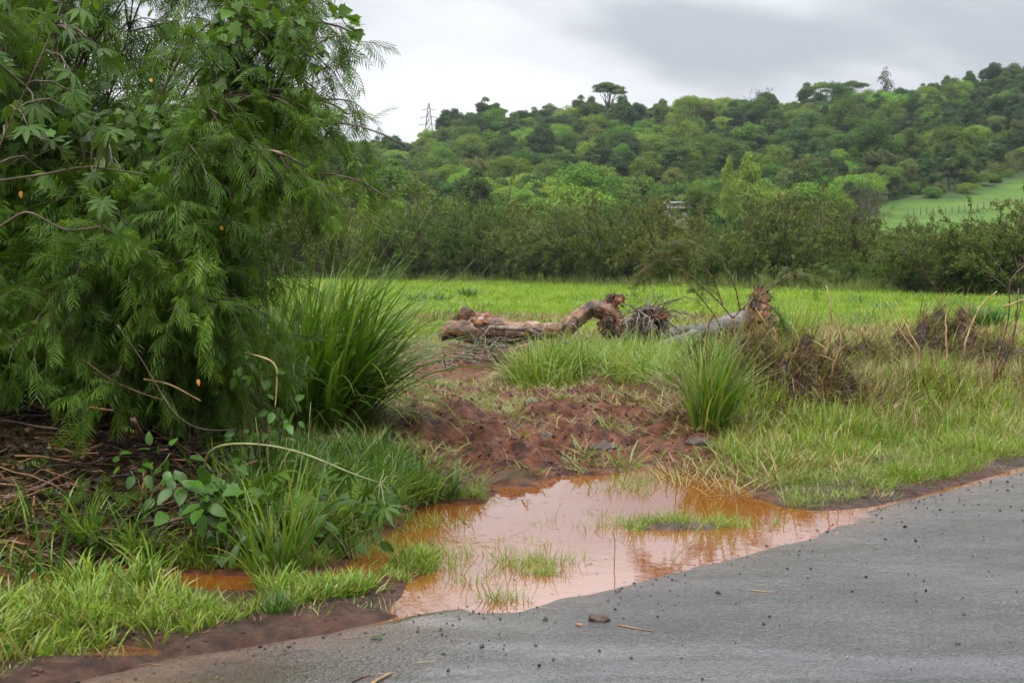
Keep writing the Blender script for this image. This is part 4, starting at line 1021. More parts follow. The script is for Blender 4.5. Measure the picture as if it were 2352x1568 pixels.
# ------------------------------------------------------------------ flood debris mounds on the verge
def debris_mound(c, rx, ry, h, label, n, seed, green=260):
    e = empty('debris_mound', gz((c[0], c[1], 0))); tag(e, label, 'debris mound')
    m, k = 34, 18; th = np.linspace(0, 2 * np.pi, m, endpoint=False); t = np.linspace(0.02, 1, k)
    x = c[0] + rx * t[:, None] * np.cos(th); y = c[1] + ry * t[:, None] * np.sin(th)
    q = np.stack([x, y], -1)
    def top(x, y):
        r2 = ((x - c[0]) / rx) ** 2 + ((y - c[1]) / ry) ** 2
        qq = np.stack([x, y], -1)
        return H(x, y) + h * np.maximum(0, 1 - r2) ** 0.6 * (0.65 + 1.3 * fbm(qq * 4.4, 3, seed)) - 0.03
    z = top(x.ravel(), y.ravel()).reshape(x.shape)
    V = np.stack([x, y, z], -1).reshape(-1, 3); i = np.arange(k - 1)[:, None] * m; j = np.arange(m)[None]; j2 = (j + 1) % m
    f = np.stack([i + j, i + j2, i + m + j2, i + m + j], -1).reshape(-1, 4)
    cap = np.arange(m)[None]
    MB().add(V, [f, cap]).build('soil', CLOD, e)
    def strands(n, mat, L, w, nm, lean, dz=0.0):
        a = rng.uniform(0, 6.28, n); r = np.sqrt(rng.uniform(0, 1, n)) * 1.02
        x = c[0] + rx * r * np.cos(a); y = c[1] + ry * r * np.sin(a)
        b = np.stack([x, y, top(x, y) + rng.uniform(0, 0.05, n) + dz], 1)
        az = np.where(rng.uniform(size=n) < 0.75, rng.normal(-0.9, 0.7, n), rng.uniform(0, 6.28, n))
        V, f = blades(b, L * rng.uniform(0.4, 1.2, n), w * rng.uniform(0.6, 1.3, n), az, rng.uniform(*lean, n), rng.uniform(0.2, 1.0, n), 4)
        tag(MB().add(V, f).build(nm, mat, e), kind='stuff')
    strands(n, GC['dry'], 0.30, 0.010, 'brown_straw', (0.3, 2.1))
    strands(n * 2 // 3, GC['straw'], 0.34, 0.009, 'pale_straw', (0.1, 1.9))
    strands(green * 2, GC['mixed'], 0.40, 0.011, 'green_blades', (0.1, 1.4))
    tb = MB()
    for j in range(n // 30):
        a = rng.uniform(0, 6.28); r = math.sqrt(rng.uniform()); x = np.array([c[0] + rx * r * math.cos(a)]); y = np.array([c[1] + ry * r * math.sin(a)])
        p = np.array([x[0], y[0], top(x, y)[0] + 0.02]); dv = rng.normal(0, 1, 3) * (1, 0.6, 0.5); dv = dv / np.linalg.norm(dv) * rng.uniform(0.1, 0.35)
        tb.add(*tubes(limb_poly(p, p + dv, 5, 0.05, 0.1), np.linspace(0.009, 0.004, 5), 5))
    tag(tb.build('sticks', WETSTICK, e), kind='stuff')
    return top
c1 = CM1 + (0.0, 0.45); top1 = debris_mound(c1, 1.0, 0.6, 0.40, 'dark brown mound of flood straw and mud beside the thin sapling', 2600, 3, 240)
c2 = CM2 + (0.05, 0.45); top2 = debris_mound(c2, 1.25, 0.7, 0.52, 'wide mound of flood straw and matted grass at the right edge', 2400, 9, 420)
c3 = g(1690, 915) + (0, 0.3); top3 = debris_mound(c3, 0.7, 0.5, 0.22, 'small heap of brown roots and straw at the foot of the sapling', 1300, 14, 160)
c4 = g(1980, 905) + (0, 0.3); top4 = debris_mound(c4, 1.05, 0.62, 0.36, 'lower mound of brown straw between the two larger mounds', 2200, 19, 330)
# dry cane stalks standing in the debris
CANES = [([(1880,870),(1900,800),(1912,770),(1905,690),(1898,655)], 14.3, 'tall dry cane with a bent tip standing in the dark mound'),
 ([(1905,880),(1915,830),(1935,790),(1925,745)], 14.3, 'short broken tan cane leaning right in the dark mound'),
 ([(1860,860),(1895,805),(1905,760)], 14.5, 'splintered dry cane beside the tall one in the dark mound'),
 ([(1800,815),(1770,765),(1735,705)], 14.6, 'pale dry cane leaning left above the dark mound'),
 ([(1810,830),(1790,790),(1775,750)], 14.5, 'thin pale cane leaning left, shortest above the dark mound'),
 ([(2105,810),(2070,765),(2035,690)], 17, 'dry cane leaning left from the wide mound'),
 ([(2110,800),(2080,745),(2055,690)], 17.2, 'second dry cane leaning left from the wide mound, a little higher'),
 ([(2175,800),(2172,740),(2174,680)], 17, 'straight upright dry cane on the wide mound'),
 ([(2215,790),(2230,745),(2250,700),(2290,668)], 17, 'dry cane leaning right off the wide mound'),
 ([(2285,840),(2305,780),(2320,710),(2315,640),(2352,610)], 16, 'tall brown cane bending over at the right edge'),
 ([(2300,850),(2325,790),(2335,720),(2340,660)], 16, 'upright brown cane at the right edge'),
 ([(2290,845),(2330,760),(2350,680)], 16.2, 'slanting brown cane at the right edge behind the upright one'),
 ([(2305,705),(2340,690),(2390,680)], 16, 'horizontal snapped cane at the right edge')]
for pp, d, lb in CANES:
    P = spline([at(a, b, d) for a, b in pp], 14); 
    if lb.startswith('horizontal') is False:
        q0 = P[0].copy(); q0[2] = min(q0[2], float(H(q0[0:1], q0[1:2])[0])); P = np.concatenate([[q0], P])
    P[1:-1] += rng.normal(0, 0.004, P[1:-1].shape)
    o = MB().add(*tubes(P, np.linspace(0.012, 0.006, len(P)), 6)).build('dry_cane', TANSTICK if 'brown' not in lb else WETSTICK); tag(o, lb, 'cane', 'dry canes in the flood debris')

# ------------------------------------------------------------------ thin sapling
def sapling():
    d = 15.0
    base = gz(at(1672, 860, d)); e = empty('thin_sapling', base); tag(e, 'thin leaning sapling with sparse feathery leaves and dark bare branches', 'sapling')
    S = lambda *pp: spline([base if q is None else at(q[0], q[1], d + (q[2] if len(q) > 2 else 0)) for q in pp], 22)
    stem = S(None, (1674, 800), (1680, 755), (1683, 730))
    MB().add(*tubes(stem, np.linspace(0.020, 0.013, 22), 7)).build('trunk', WETSTICK, e)
    brs = [S((1683, 730), (1700, 712), (1730, 685), (1760, 668), (1785, 650), (1830, 630)), S((1683, 730), (1650, 690), (1610, 655), (1560, 610), (1490, 565)),
           S((1660, 700), (1640, 640), (1600, 590), (1560, 560)), S((1674, 790), (1640, 720), (1590, 660), (1550, 605), (1500, 600)), S((1700, 712), (1690, 660), (1660, 600), (1600, 560)),
           S((1730, 685), (1770, 700), (1800, 740), (1812, 790)), S((1785, 650), (1830, 628), (1890, 635)), S((1640, 720), (1620, 760), (1600, 810)), S((1672, 800), (1720, 780), (1780, 765)), S((1560, 610), (1500, 600), (1470, 625))]
    allp = []
    for b in brs:
        MB().add(*tubes(b, np.linspace(0.009, 0.003, 22), 5)).build('branch', WETSTICK, e); allp.append(b)
    tw = []; 
    for b in allp:
        for j in range(13):
            i0 = rng.integers(5, 22); t = nrm(b[min(i0 + 1, 21)] - b[i0 - 1]); dv = nrm(t + rng.normal(0, 0.6, 3) * (1, 1, 0.6)); tw.append((b[i0], dv))
    P0 = np.array([a for a, _ in tw]); D0 = np.array([b for _, b in tw])
    P = grow(P0, D0, rng.uniform(0.15, 0.38, len(P0)), 6, 0.25, 0.12)
    tag(MB().add(*tubes(P, np.tile(np.linspace(0.004, 0.002, 6), (len(P), 1)), 4)).build('twigs', WETSTICK, e), kind='stuff')
    lp = P.reshape(-1, 3); ld = nrm(np.repeat((P[:, -1] - P[:, 0]), 6, 0) + rng.normal(0, 0.3, lp.shape)); keep_ = rng.uniform(size=len(lp)) < 0.75
    lp, ld = lp[keep_], ld[keep_]
    tv, tf = LEUC
    M_ = frames(ld, roll=rng.uniform(-1, 1, len(lp))) * (rng.uniform(0.35, 0.6, len(lp)))[:, None, None]
    V, f = place(tv, tf, M_, lp)
    tag(MB().add(V, f).build('foliage', GC_SAP, e), kind='stuff')
def leuc_leaf(npair=8, L=0.17, pl=0.085, pw=0.0085, droop=0.9):
    """feathery twice-pinnate leaf along +Y, drooping to -Z"""
    t = np.linspace(0.12, 1, npair); P = []; W = []; S = []
    rz = lambda s: np.array([0, L * s, -0.25 * L * s * s])
    k = 3
    P.append([rz(0), rz(0.5), rz(1)]); W.append([0.004, 0.003, 0.002]); S.append([1, 0, 0])
    for s in t:
        for sd in (-1, 1):
            b = rz(s); l = pl * (0.75 + 0.5 * math.sin(s * 2.6)); a = 0.85 - 0.25 * s + rng.normal(0, 0.08)
            dx = math.sin(a) * sd; dy = math.cos(a)
            m_ = b + np.array([dx * l * 0.55, dy * l * 0.55, -0.10 * l * droop]); e_ = b + np.array([dx * l * 0.9, dy * l * 0.95, -0.50 * l * droop])
            P.append([b, m_, e_]); W.append([pw * 0.5, pw, pw * 0.35]); S.append([dy, -dx, 0.0])
    V, q = strips(np.array(P), np.array(W), nrm(np.array(S, float)))
    return V, [q[0::2], q[1::2, :3]]
LEUC = leuc_leaf()
GC_SAP = leaf_mat('sapling_leaf', [(0.045, 0.07, 0.014), (0.07, 0.105, 0.02), (0.11, 0.15, 0.03)], 0.55, 0.35, spec=0.2)
sapling()
# ------------------------------------------------------------------ the big feathery bush
BUSHLEAF = leaf_mat('feathery_leaf', [(0.024, 0.052, 0.006), (0.048, 0.102, 0.009), (0.085, 0.165, 0.013), (0.135, 0.235, 0.018)], 0.5, 0.42, spec=0.22, drift=0.55, dscale=2.2)
STEM = rough_mat('bush_stem', [(0.3, (0.03, 0.018, 0.012)), (0.55, (0.085, 0.055, 0.035)), (0.8, (0.16, 0.12, 0.08))], 5, 5, 0.6, 0.4)
def bezier(a, c, b, k):
    t = np.linspace(0, 1, k)[:, None]; return (1 - t) ** 2 * a + 2 * t * (1 - t) * c + t * t * b
def feathery(name, stems, label, nsec=11, nter=4, lsc=1.0, secL=(0.45, 1.1), tmin=0.3, r0=0.022, perter=6):
    stems = np.array(stems); N, k, _ = stems.shape
    e = empty(name, stems[:, 0].mean(0)); tag(e, label, 'bush')
    for s in stems:
        MB().add(*tubes(s, np.linspace(r0 * rng.uniform(0.8, 1.3), 0.006, k), 6)).build('stem', STEM, e)
    i0 = rng.integers(int(tmin * k), k - 1, N * nsec); s0 = np.repeat(np.arange(N), nsec)
    P0 = stems[s0, i0]; T = nrm(stems[s0, i0 + 1] - stems[s0, i0])
    D0 = nrm(T * 0.7 + rng.normal(0, 0.55, T.shape) + np.array([0.08, -0.1, 0.12]))
    S2 = grow(P0, D0, rng.uniform(*secL, len(P0)), 8, 0.30, 0.10)
    s1 = np.repeat(np.arange(len(S2)), nter); i1 = rng.integers(2, 7, len(s1))
    T1 = nrm(S2[s1, i1 + 1] - S2[s1, i1]); D1 = nrm(T1 * 0.8 + rng.normal(0, 0.55, T1.shape))
    S3 = grow(S2[s1, i1], D1, rng.uniform(0.22, 0.5, len(s1)), 6, 0.35, 0.12)
    b = MB(); b.add(*tubes(S2, np.tile(np.linspace(0.007, 0.003, 8), (len(S2), 1)), 4, False)); b.add(*tubes(S3, np.tile(np.linspace(0.0035, 0.0018, 6), (len(S3), 1)), 3, False))
    tag(b.build('branches', STEM, e), kind='stuff')
    j = np.repeat(np.arange(len(S3)), perter); i2 = rng.integers(1, 6, len(j))
    lp = S3[j, i2]; lt = nrm(S3[j, i2] - S3[j, i2 - 1])
    j2 = np.repeat(np.arange(len(S2)), 6); i3 = rng.integers(3, 8, len(j2))
    lp = np.concatenate([lp, S2[j2, i3]]); lt = np.concatenate([lt, nrm(S2[j2, i3] - S2[j2, i3 - 1])])
    ld = nrm(lt * 0.7 + rng.normal(0, 0.5, lp.shape) + np.array([0, 0, -0.18]))
    ok = (lp[:, 2] > H(lp[:, 0], lp[:, 1]) + 0.25)
    lp, ld = lp[ok], ld[ok]
    M_ = frames(ld, roll=rng.normal(0, 0.6, len(lp))) * (lsc * rng.uniform(0.75, 1.35, len(lp)))[:, None, None]
    V, f = [], []
    vs = [leuc_leaf(7, 0.16, 0.075, 0.0075), leuc_leaf(6, 0.14, 0.07, 0.007, 1.3), leuc_leaf(8, 0.18, 0.07, 0.007, 1.8)]
    mb = MB(); pick = rng.integers(0, 3, len(lp))
    for v_ in range(3):
        m = pick == v_; mb.add(*place(vs[v_][0], vs[v_][1], M_[m], lp[m]))
    tag(mb.build('foliage', BUSHLEAF, e), kind='stuff')
    return S2.reshape(-1, 3), lp, ld
def stem_to(base, tip, lift=0.8, k=18, f=0.45):
    base = np.asarray(base, float); tip = np.asarray(tip, float)
    c = base + (tip - base) * f; c[2] = max(base[2], tip[2]) + lift
    return bezier(base, c, tip, k)
# upright mass
st = []
for j in range(26):
    b = gz((rng.uniform(-5.2, -2.6), rng.uniform(9.0, 11.6), 0)); a = rng.uniform(0, 6.28); tl = rng.uniform(0.05, 0.35)
    vx = math.cos(a) * tl - 0.16 * (b[0] > -3.4)
    st.append(grow(b[None], np.array([[vx, math.sin(a) * tl, 1.0]]), np.array([rng.uniform(3.6, 5.6)]), 18, 0.012, 0.05)[0])
S2a, lpa, lda = feathery('feathery_bush', st, 'tall dark green feathery bush filling the left of the roadside', 15, 4, 0.86, (0.35, 0.9), perter=6)
# arching right hand side
tips = [((470, 540), 8.6, .8), ((560, 300), 8.8, .6), ((500, 440), 8.6, .7), ((430, 600), 8.5, .9), ((620, 60), 9.5, .6), ((560, 160), 9, .6), ((500, 260), 8.6, .5), ((600, 380), 8.8, .6), ((540, 350), 9.0, .6), ((640, 200), 9.2, .6)]
st = [stem_to(gz((rng.uniform(-3.1, -2.2), rng.uniform(9.2, 10.4), 0)), at(X, Y, d), l) for (X, Y), d, l in tips]
S2b, lpb, ldb = feathery('leaning_bush', st, 'feathery bush leaning right between the tall bush and the grass clump', 8, 4, 0.80, (0.2, 0.45), 0.40, 0.015, 7)
tips = [((822, 82), 9.0, .7), ((755, 40), 9.6, .9), ((745, 130), 8.9, .6), ((720, 200), 9.4, .5), ((930, 335), 8.7, .75), ((800, 262), 9.2, .6), ((890, 455), 8.6, .7), ((700, 380), 8.4, .6), ((740, 330), 9.0, .6), ((690, 470), 8.8, .8), ((680, 250), 8.8, .6), ((690, 60), 9.2, .7)]
st = [stem_to(gz((rng.uniform(-2.9, -2.2), rng.uniform(9.2, 10.2), 0)), at(X, Y, d), l) for (X, Y), d, l in tips]
S2d, lpd, ldd = feathery('arching_bush', st, 'wispy branches of a feathery bush arching right against the sky', 6, 2, 0.70, (0.15, 0.34), 0.50, 0.012, 6)
# low skirts towards the road
tips = [(rng.uniform(-250, 430), rng.uniform(600, 880), rng.uniform(8.3, 9.0)) for _ in range(30)]
st = [stem_to(gz((at(X, Y, d)[0] + rng.uniform(-0.3, 0.3), rng.uniform(9.4, 10.2), 0)), at(X, Y, d), rng.uniform(0.4, 1.0)) for X, Y, d in tips]
st += [stem_to(gz((at(X, Y, d)[0] - 0.25, d + 0.7, 0)), at(X, Y, d), 0.6) for X, Y, d in ((360, 660, 8.9), (410, 720, 8.9), (450, 780, 9.0), (390, 820, 8.8), (470, 860, 9.0), (500, 700, 9.2), (520, 800, 9.3), (430, 880, 8.8), (340, 760, 8.8), (540, 880, 9.3))]
S2c, lpc, ldc = feathery('drooping_bush', st, 'low feathery shrub drooping over the heap of flood debris', 8, 4, 0.72, (0.2, 0.5), 0.45, 0.012, 8)
# rear mass that closes the view through it
st = []
for j in range(16):
    b = gz((rng.uniform(-6.4, -3.0), rng.uniform(11.6, 13.6), 0)); a = rng.uniform(0, 6.28); tl = rng.uniform(0.1, 0.5)
    st.append(grow(b[None], np.array([[math.cos(a) * tl, math.sin(a) * tl, 1.0]]), np.array([rng.uniform(3.0, 5.5)]), 18, 0.012, 0.05)[0])
feathery('rear_bush', st, 'shaded feathery bush standing behind the tall one', 12, 4, 1.5, perter=3)

# ------------------------------------------------------------------ climbing vine with lobed leaves
def outline_leaf(pts, cup=0.1, fold=0.12):
    """pts: right-hand outline (x,y) from base to tip -> leaf surface with a mid rib along +Y"""
    pts = np.array(pts, float); n = len(pts)
    rib = np.stack([np.zeros(n), pts[:, 1] * 0.98], 1)
    def z(x, y): return fold * np.abs(x) - cup * y * y
    Vr = np.column_stack([pts, z(pts[:, 0], pts[:, 1])]); Vl = Vr * (-1, 1, 1); Vm = np.column_stack([rib, z(0, rib[:, 1])])
    V = np.concatenate([Vm, Vr, Vl]); i = np.arange(n - 1)
    return V, np.concatenate([np.stack([i, n + i, n + i + 1, i + 1], 1), np.stack([i, i + 1, 2 * n + i + 1, 2 * n + i], 1)])
LOBED = outline_leaf([(0.02, 0), (0.30, -0.12), (0.52, 0.05), (0.46, 0.25), (0.62, 0.48), (0.36, 0.52), (0.26, 0.72), (0.13, 0.88), (0.0, 1.05)], 0.12, 0.15)
OVATE = outline_leaf([(0.01, 0), (0.20, 0.12), (0.29, 0.35), (0.26, 0.6), (0.15, 0.82), (0.0, 1.0)], 0.25, 0.2)
LANCE = outline_leaf([(0.01, 0), (0.10, 0.15), (0.15, 0.4), (0.12, 0.7), (0.05, 0.9), (0.0, 1.0)], 0.35, 0.25)
VINELEAF = leaf_mat('vine_leaf', [(0.026, 0.066, 0.009), (0.048, 0.112, 0.012), (0.08, 0.165, 0.016), (0.125, 0.205, 0.02)], 0.38, 0.38, spec=0.3, objvar=0.25)
GLOSSY = leaf_mat('glossy_leaf', [(0.028, 0.072, 0.009), (0.046, 0.112, 0.012), (0.075, 0.165, 0.018)], 0.35, 0.35, spec=0.28, objvar=0.25)
CASTOR = leaf_mat('castor_leaf', [(0.024, 0.058, 0.008), (0.044, 0.098, 0.011), (0.078, 0.15, 0.015)], 0.42, 0.40, spec=0.22, objvar=0.3)
YELLOW = leaf_mat('yellow_leaf', [(0.40, 0.24, 0.02), (0.30, 0.09, 0.02)], 0.45, 0.3)
def mats_euler(M): 
    from mathutils import Matrix
    return Matrix([[float(M[i, j]) for j in range(3)] for i in range(3)]).to_4x4()
def leaf_parts(e, me, Ms, Ts, name='leaf'):
    """each leaf its own part sharing one mesh"""
    from mathutils import Matrix, Vector
    for M_, T in zip(Ms, Ts):
        o = link(bpy.data.objects.new(name, me)); o.parent = e
        m4 = mats_euler(M_); m4.translation = Vector([float(T[i] - e.location[i]) for i in range(3)]); o.matrix_basis = m4
cand = np.concatenate([S2a, S2b]); cand = cand[(cand[:, 1] < 10.2) & (cand[:, 2] > 1.2)]
cn = fbm(cand * 1.3, 2, 200); w_ = np.clip(cn + 0.15, 0, None); 
pick = rng.choice(len(cand), 2600, p=w_ / w_.sum())
vp = cand[pick] + rng.normal(0, 0.10, (2600, 3)) + np.array([0.05, -0.18, 0.05])
e = empty('climbing_vine', gz((-2.9, 9.2, 0))); tag(e, 'climbing vine with lobed leaves draped over the feathery bush', 'vine')
vd = nrm(rng.normal(0, 0.6, vp.shape) + np.array([0.25, -0.35, -0.55])); vup = nrm(np.array([0.1, -0.75, 0.75]) + rng.normal(0, 0.45, vp.shape))
Mv = frames(vd, vup) * rng.uniform(0.05, 0.095, len(vp))[:, None, None]
dist = np.linalg.norm(vp - np.array([0, 0, 1.6]), axis=1); near_ = np.argsort(dist)[:260]; rest_ = np.setdiff1d(np.arange(len(vp)), near_)
lob = MB().add(LOBED[0], LOBED[1]).mesh('lobed_leaf', [VINELEAF])
leaf_parts(e, lob, Mv[near_], vp[near_])
V, f = place(LOBED[0], [LOBED[1]], Mv[rest_], vp[rest_]); tag(MB().add(V, f).build('leaves', VINELEAF, e), kind='stuff')
# vine runners hanging at the outer edge, with leaves
rn = [at(X, Y, d) for X, Y, d in ((640, 60, 8.8), (690, 95, 8.9), (745, 120, 8.9), (800, 40, 9.0), (720, 150, 8.9), (820, 70, 9.0))]
P = np.stack([limb_poly(r + (-0.6, 0.2, 0.25), r, 10, 0.12, 0.06) for r in rn]); 
tag(MB().add(*tubes(P, np.full(P.shape[:2], 0.004), 4)).build('runners', STEM, e), kind='stuff')
lp = P[:, 3:].reshape(-1, 3); lp = np.concatenate([lp, lp + rng.normal(0, 0.04, lp.shape)]); ld = nrm(rng.normal(0, 0.6, lp.shape) + (0.3, -0.1, -0.6))
leaf_parts(e, lob, frames(ld, nrm(rng.normal(0, 0.5, lp.shape) + (0, -0.7, 0.6))) * rng.uniform(0.05, 0.085, len(lp))[:, None, None], lp)
# withered yellow leaves caught in the bush
yl = MB().add(OVATE[0], OVATE[1]).mesh('yellow_leaf', [YELLOW])
for j, (X, Y, d) in enumerate(((48, 438, 7.4), (345, 180, 8.2), (505, 520, 8.1), (455, 870, 7.9))):
    p = at(X, Y, d); leaf_parts(e, yl, frames(nrm(rng.normal(0, .5, (1, 3)) + (0, 0, -1)), np.array([[0, -1, 0.3]])) * 0.038, p[None], 'withered_leaf')

# ------------------------------------------------------------------ castor plants
def castor_mesh(lobes=8, seed=0, droop=0.35):
    r_ = np.random.default_rng(seed); V = [(0, 0, 0)]; faces = []
    angs = np.linspace(-2.35, 2.35, lobes)
    for j, a in enumerate(angs):
        l = 1.0 - 0.32 * abs(a) / 2.35 + r_.normal(0, 0.04); c, s = math.sin(a), math.cos(a); n0 = len(V)
        w = 0.15
        for t, ww in ((0.30, 0.7), (0.6, 1.0), (0.82, 0.55)):
            zc = -droop * (t * l) ** 2
            for sd in (-1, 1):
                V.append((c * t * l + sd * s * w * ww * l, s * t * l - sd * c * w * ww * l, zc + 0.05 * (0 if sd else 1)))
            V.append((c * t * l, s * t * l, zc - 0.04))
        V.append((c * l, s * l, -droop * l * l))
        # order per row: left, right, mid
        L0, R0, M0 = n0, n0 + 1, n0 + 2; L1, R1, M1 = n0 + 3, n0 + 4, n0 + 5; L2, R2, M2 = n0 + 6, n0 + 7, n0 + 8; T_ = n0 + 9
        faces += [(0, L0, M0), (0, M0, R0), (L0, L1, M1), (L0, M1, M0), (M0, M1, R1), (M0, R1, R0), (L1, L2, M2), (L1, M2, M1), (M1, M2, R2), (M1, R2, R1), (L2, T_, M2), (M2, T_, R2)]
        if j: faces.append((0, pR, L0) if True else None)
        pR = n0 + 1
        # web between neighbouring lobes
    return np.array(V, float), np.array(faces)
CV = [castor_mesh(8, 1), castor_mesh(7, 2, 0.6), castor_mesh(9, 3, 0.9)]
CME = [MB().add(v, f).mesh('castor_leaf%d' % i, [CASTOR]) for i, (v, f) in enumerate(CV)]
REDSTEM = rough_mat('red_stem', [(0.3, (0.05, 0.03, 0.016)), (0.7, (0.11, 0.075, 0.04))], 6, 4, 0.4, 0.1)
GREENSTEM = rough_mat('green_stem', [(0.3, (0.09, 0.11, 0.03)), (0.7, (0.20, 0.19, 0.07))], 5, 4, 0.4, 0.1)
def castor(name, label, stems, leaves, smat, rad=0.011, size=(0.10, 0.15), hang=0.5):
    e = empty(name, stems[0][0]); tag(e, label, 'plant')
    pts = []
    for s in stems:
        P = spline(s, 24); MB().add(*tubes(P, np.linspace(rad, rad * 0.55, 24), 7)).build('stem', smat, e); pts.append(P)
    pts = np.concatenate(pts)
    pet = MB()
    for j, p in enumerate(leaves):
        p = np.asarray(p, float); q = pts[np.linalg.norm(pts - p - (0, 0, 0.0), axis=1).argmin()]
        pet.add(*tubes(limb_poly(q, p, 7, 0.12, 0.03), np.linspace(0.004, 0.0028, 7), 5))
        out = p - q; out[2] = 0; out = out / max(np.linalg.norm(out), 1e-6)
        d = nrm((out * 0.8 + np.array([0, -0.25, -hang]) + rng.normal(0, 0.45, 3))[None]); up = nrm((np.array([0, -0.45, 0.85]) + out * 0.3 + rng.normal(0, 0.45, 3))[None])
        leaf_parts(e, CME[int(rng.integers(3))], frames(d, up) * rng.uniform(*size), p[None])
    tag(pet.build('petioles', smat, e), kind='stuff')
    return e
b0 = gz((-2.75, 6.45, 0)); d = 6.2
lv = [at(rng.uniform(-40, 250) if k_ else rng.uniform(150, 420), rng.uniform(-40, 420), d + rng.uniform(-0.5, 0.5)) for k_ in [1] * 26 + [0] * 2]
lv += [at(X, Y, 6.0) for X, Y in ((230, 110), (215, 95), (165, 210), (175, 260), (235, 460), (265, 540), (215, 400), (80, 240), (70, 60), (120, 320))]
castor('castor_plant', 'tall castor plant with glossy star-shaped leaves in front of the bush', [[b0, at(-90, 700, 6.3), at(-40, 420, 6.2), at(60, 200, 6.1), at(130, 60, 6.1), at(160, -60, 6.2)], [at(-40, 420, 6.2), at(100, 400, 6.1), at(200, 380, 6.1), at(330, 400, 6.2)], [at(60, 200, 6.1), at(-30, 120, 6), at(-60, 0, 6)], [at(-60, 560, 6.2), at(60, 480, 6.1), at(150, 530, 6.1), at(235, 520, 6.0)]], lv, REDSTEM, 0.006, (0.07, 0.115))
# the broken castor stem lying over the puddle's bank
d = 7.75
cs = [[gz(at(455, 1095, d + .3)), at(468, 1060, d + .2), at(485, 1025, d + .1), at(540, 1016, d), at(620, 1021, d), at(700, 1040, d - .1), at(770, 1070, d - .15), at(830, 1096, d - .2), at(872, 1108, d - .2)]]
lv = [at(X, Y, d + q_) for X, Y, q_ in ((895, 1135, -.2), (870, 1150, -.25), (850, 1155, -.2), (905, 1120, 0), (890, 1085, .1), (845, 1125, -.1), (720, 1085, -.1), (745, 1100, -.1), (640, 1085, -.1), (615, 1090, 0), (690, 1055, .1), (790, 1075, .05), (560, 1050, .05), (930, 1110, .1), (885, 1165, -.3))]
castor('broken_castor_plant', 'broken castor stem arching over the bank with star leaves hanging by the puddle', cs, lv, GREENSTEM, 0.009, (0.10, 0.15), 0.9)
def leafy(name, label, base, spots, tmpl, lm, size, stemm, jit=0.05, n=4, updir=(0, -0.4, 0.9), ldir=(0, -0.2, -0.3)):
    e = empty(name, base); tag(e, label, 'plant')
    me = MB().add(tmpl[0], tmpl[1]).mesh(name + '_leaf', [lm]); st = MB()
    for p in spots:
        st.add(*tubes(limb_poly(base + rng.normal(0, 0.03, 3) * (1, 1, 0), p, 7, 0.1, 0.05), np.linspace(0.006, 0.003, 7), 5))
        T = p + rng.normal(0, jit, (n, 3)); D_ = nrm((T - p) * 12 + rng.normal(0, 0.5, (n, 3)) + np.array(ldir)); U = nrm(np.array(updir) + rng.normal(0, 0.3, (n, 3)))
        leaf_parts(e, me, frames(D_, U) * rng.uniform(*size, n)[:, None, None], T)
    tag(st.build('stems', stemm, e), kind='stuff')
b = gz(at(455, 1200, 7.7)); leafy('glossy_weed', 'dark glossy broad-leaved weed in front of the flood debris', b, [at(X, Y, 7.6) for X, Y in ((420, 1130), (450, 1120), (480, 1140), (410, 1150), (440, 1160), (475, 1165), (455, 1140), (500, 1150))], OVATE, GLOSSY, (0.08, 0.13), GREENSTEM)
b = gz(at(600, 1100, 8.6)); leafy('drooping_leaf_shrub', 'shrub with drooping oval leaves left of the large grass clump', b, [at(X, Y, 8.4) for X, Y in ((565, 1000), (600, 985), (640, 960), (655, 985), (620, 1010), (590, 1020), (650, 1020), (540, 830), (580, 815), (600, 850), (610, 880), (560, 860), (650, 940), (630, 940))], OVATE, GLOSSY, (0.045, 0.08), STEM, 0.07, 6, (0.3, -0.8, 0.3), (0.1, -0.1, -0.9))
b = gz(at(640, 1320, 7.3)); leafy('lance_leaf_weed', 'light green weed with lance-shaped leaves beside the puddle', b, [at(X, Y, 7.3) for X, Y in ((600, 1200), (640, 1220), (680, 1190), (710, 1230), (570, 1260), (740, 1180), (660, 1260), (620, 1160))], LANCE, CASTOR, (0.08, 0.14), GREENSTEM, 0.06, 6)
b = gz(at(330, 1240, 7.5)); leafy('small_lobed_weed', 'small weed with pointed leaves low on the debris heap', b, [at(X, Y, 7.6) for X, Y in ((225, 1230), (240, 1235))], LOBED, CASTOR, (0.05, 0.07), GREENSTEM, 0.03, 4)

b = gz(at(520, 1240, 7.6)); leafy('tangled_weed', 'tangled broad-leaved weed between the glossy weed and the puddle', b, [at(X, Y, 7.7) for X, Y in ((520, 1130), (545, 1180), (500, 1200), (570, 1150), (530, 1230), (590, 1200), (600, 1130), (560, 1230))], LOBED, GLOSSY, (0.06, 0.11), GREENSTEM, 0.07, 7)
b = gz(at(800, 1230, 7.9)); leafy('shore_weed', 'broad-leaved weed on the shore under the broken castor stem', b, [at(X, Y, 7.9) for X, Y in ((700, 1130), (740, 1150), (780, 1170), (820, 1190), (760, 1200), (700, 1190), (800, 1140))], OVATE, CASTOR, (0.06, 0.11), GREENSTEM, 0.07, 7)
b = gz(at(330, 1130, 8.0)); leafy('shaded_weed', 'shaded broad-leaved weed growing through the middle of the debris heap', b, [at(X, Y, 7.95) for X, Y in ((300, 1080), (350, 1060), (380, 1090), (390, 1040), (340, 1110))], OVATE, GLOSSY, (0.05, 0.09), GREENSTEM, 0.06, 6)
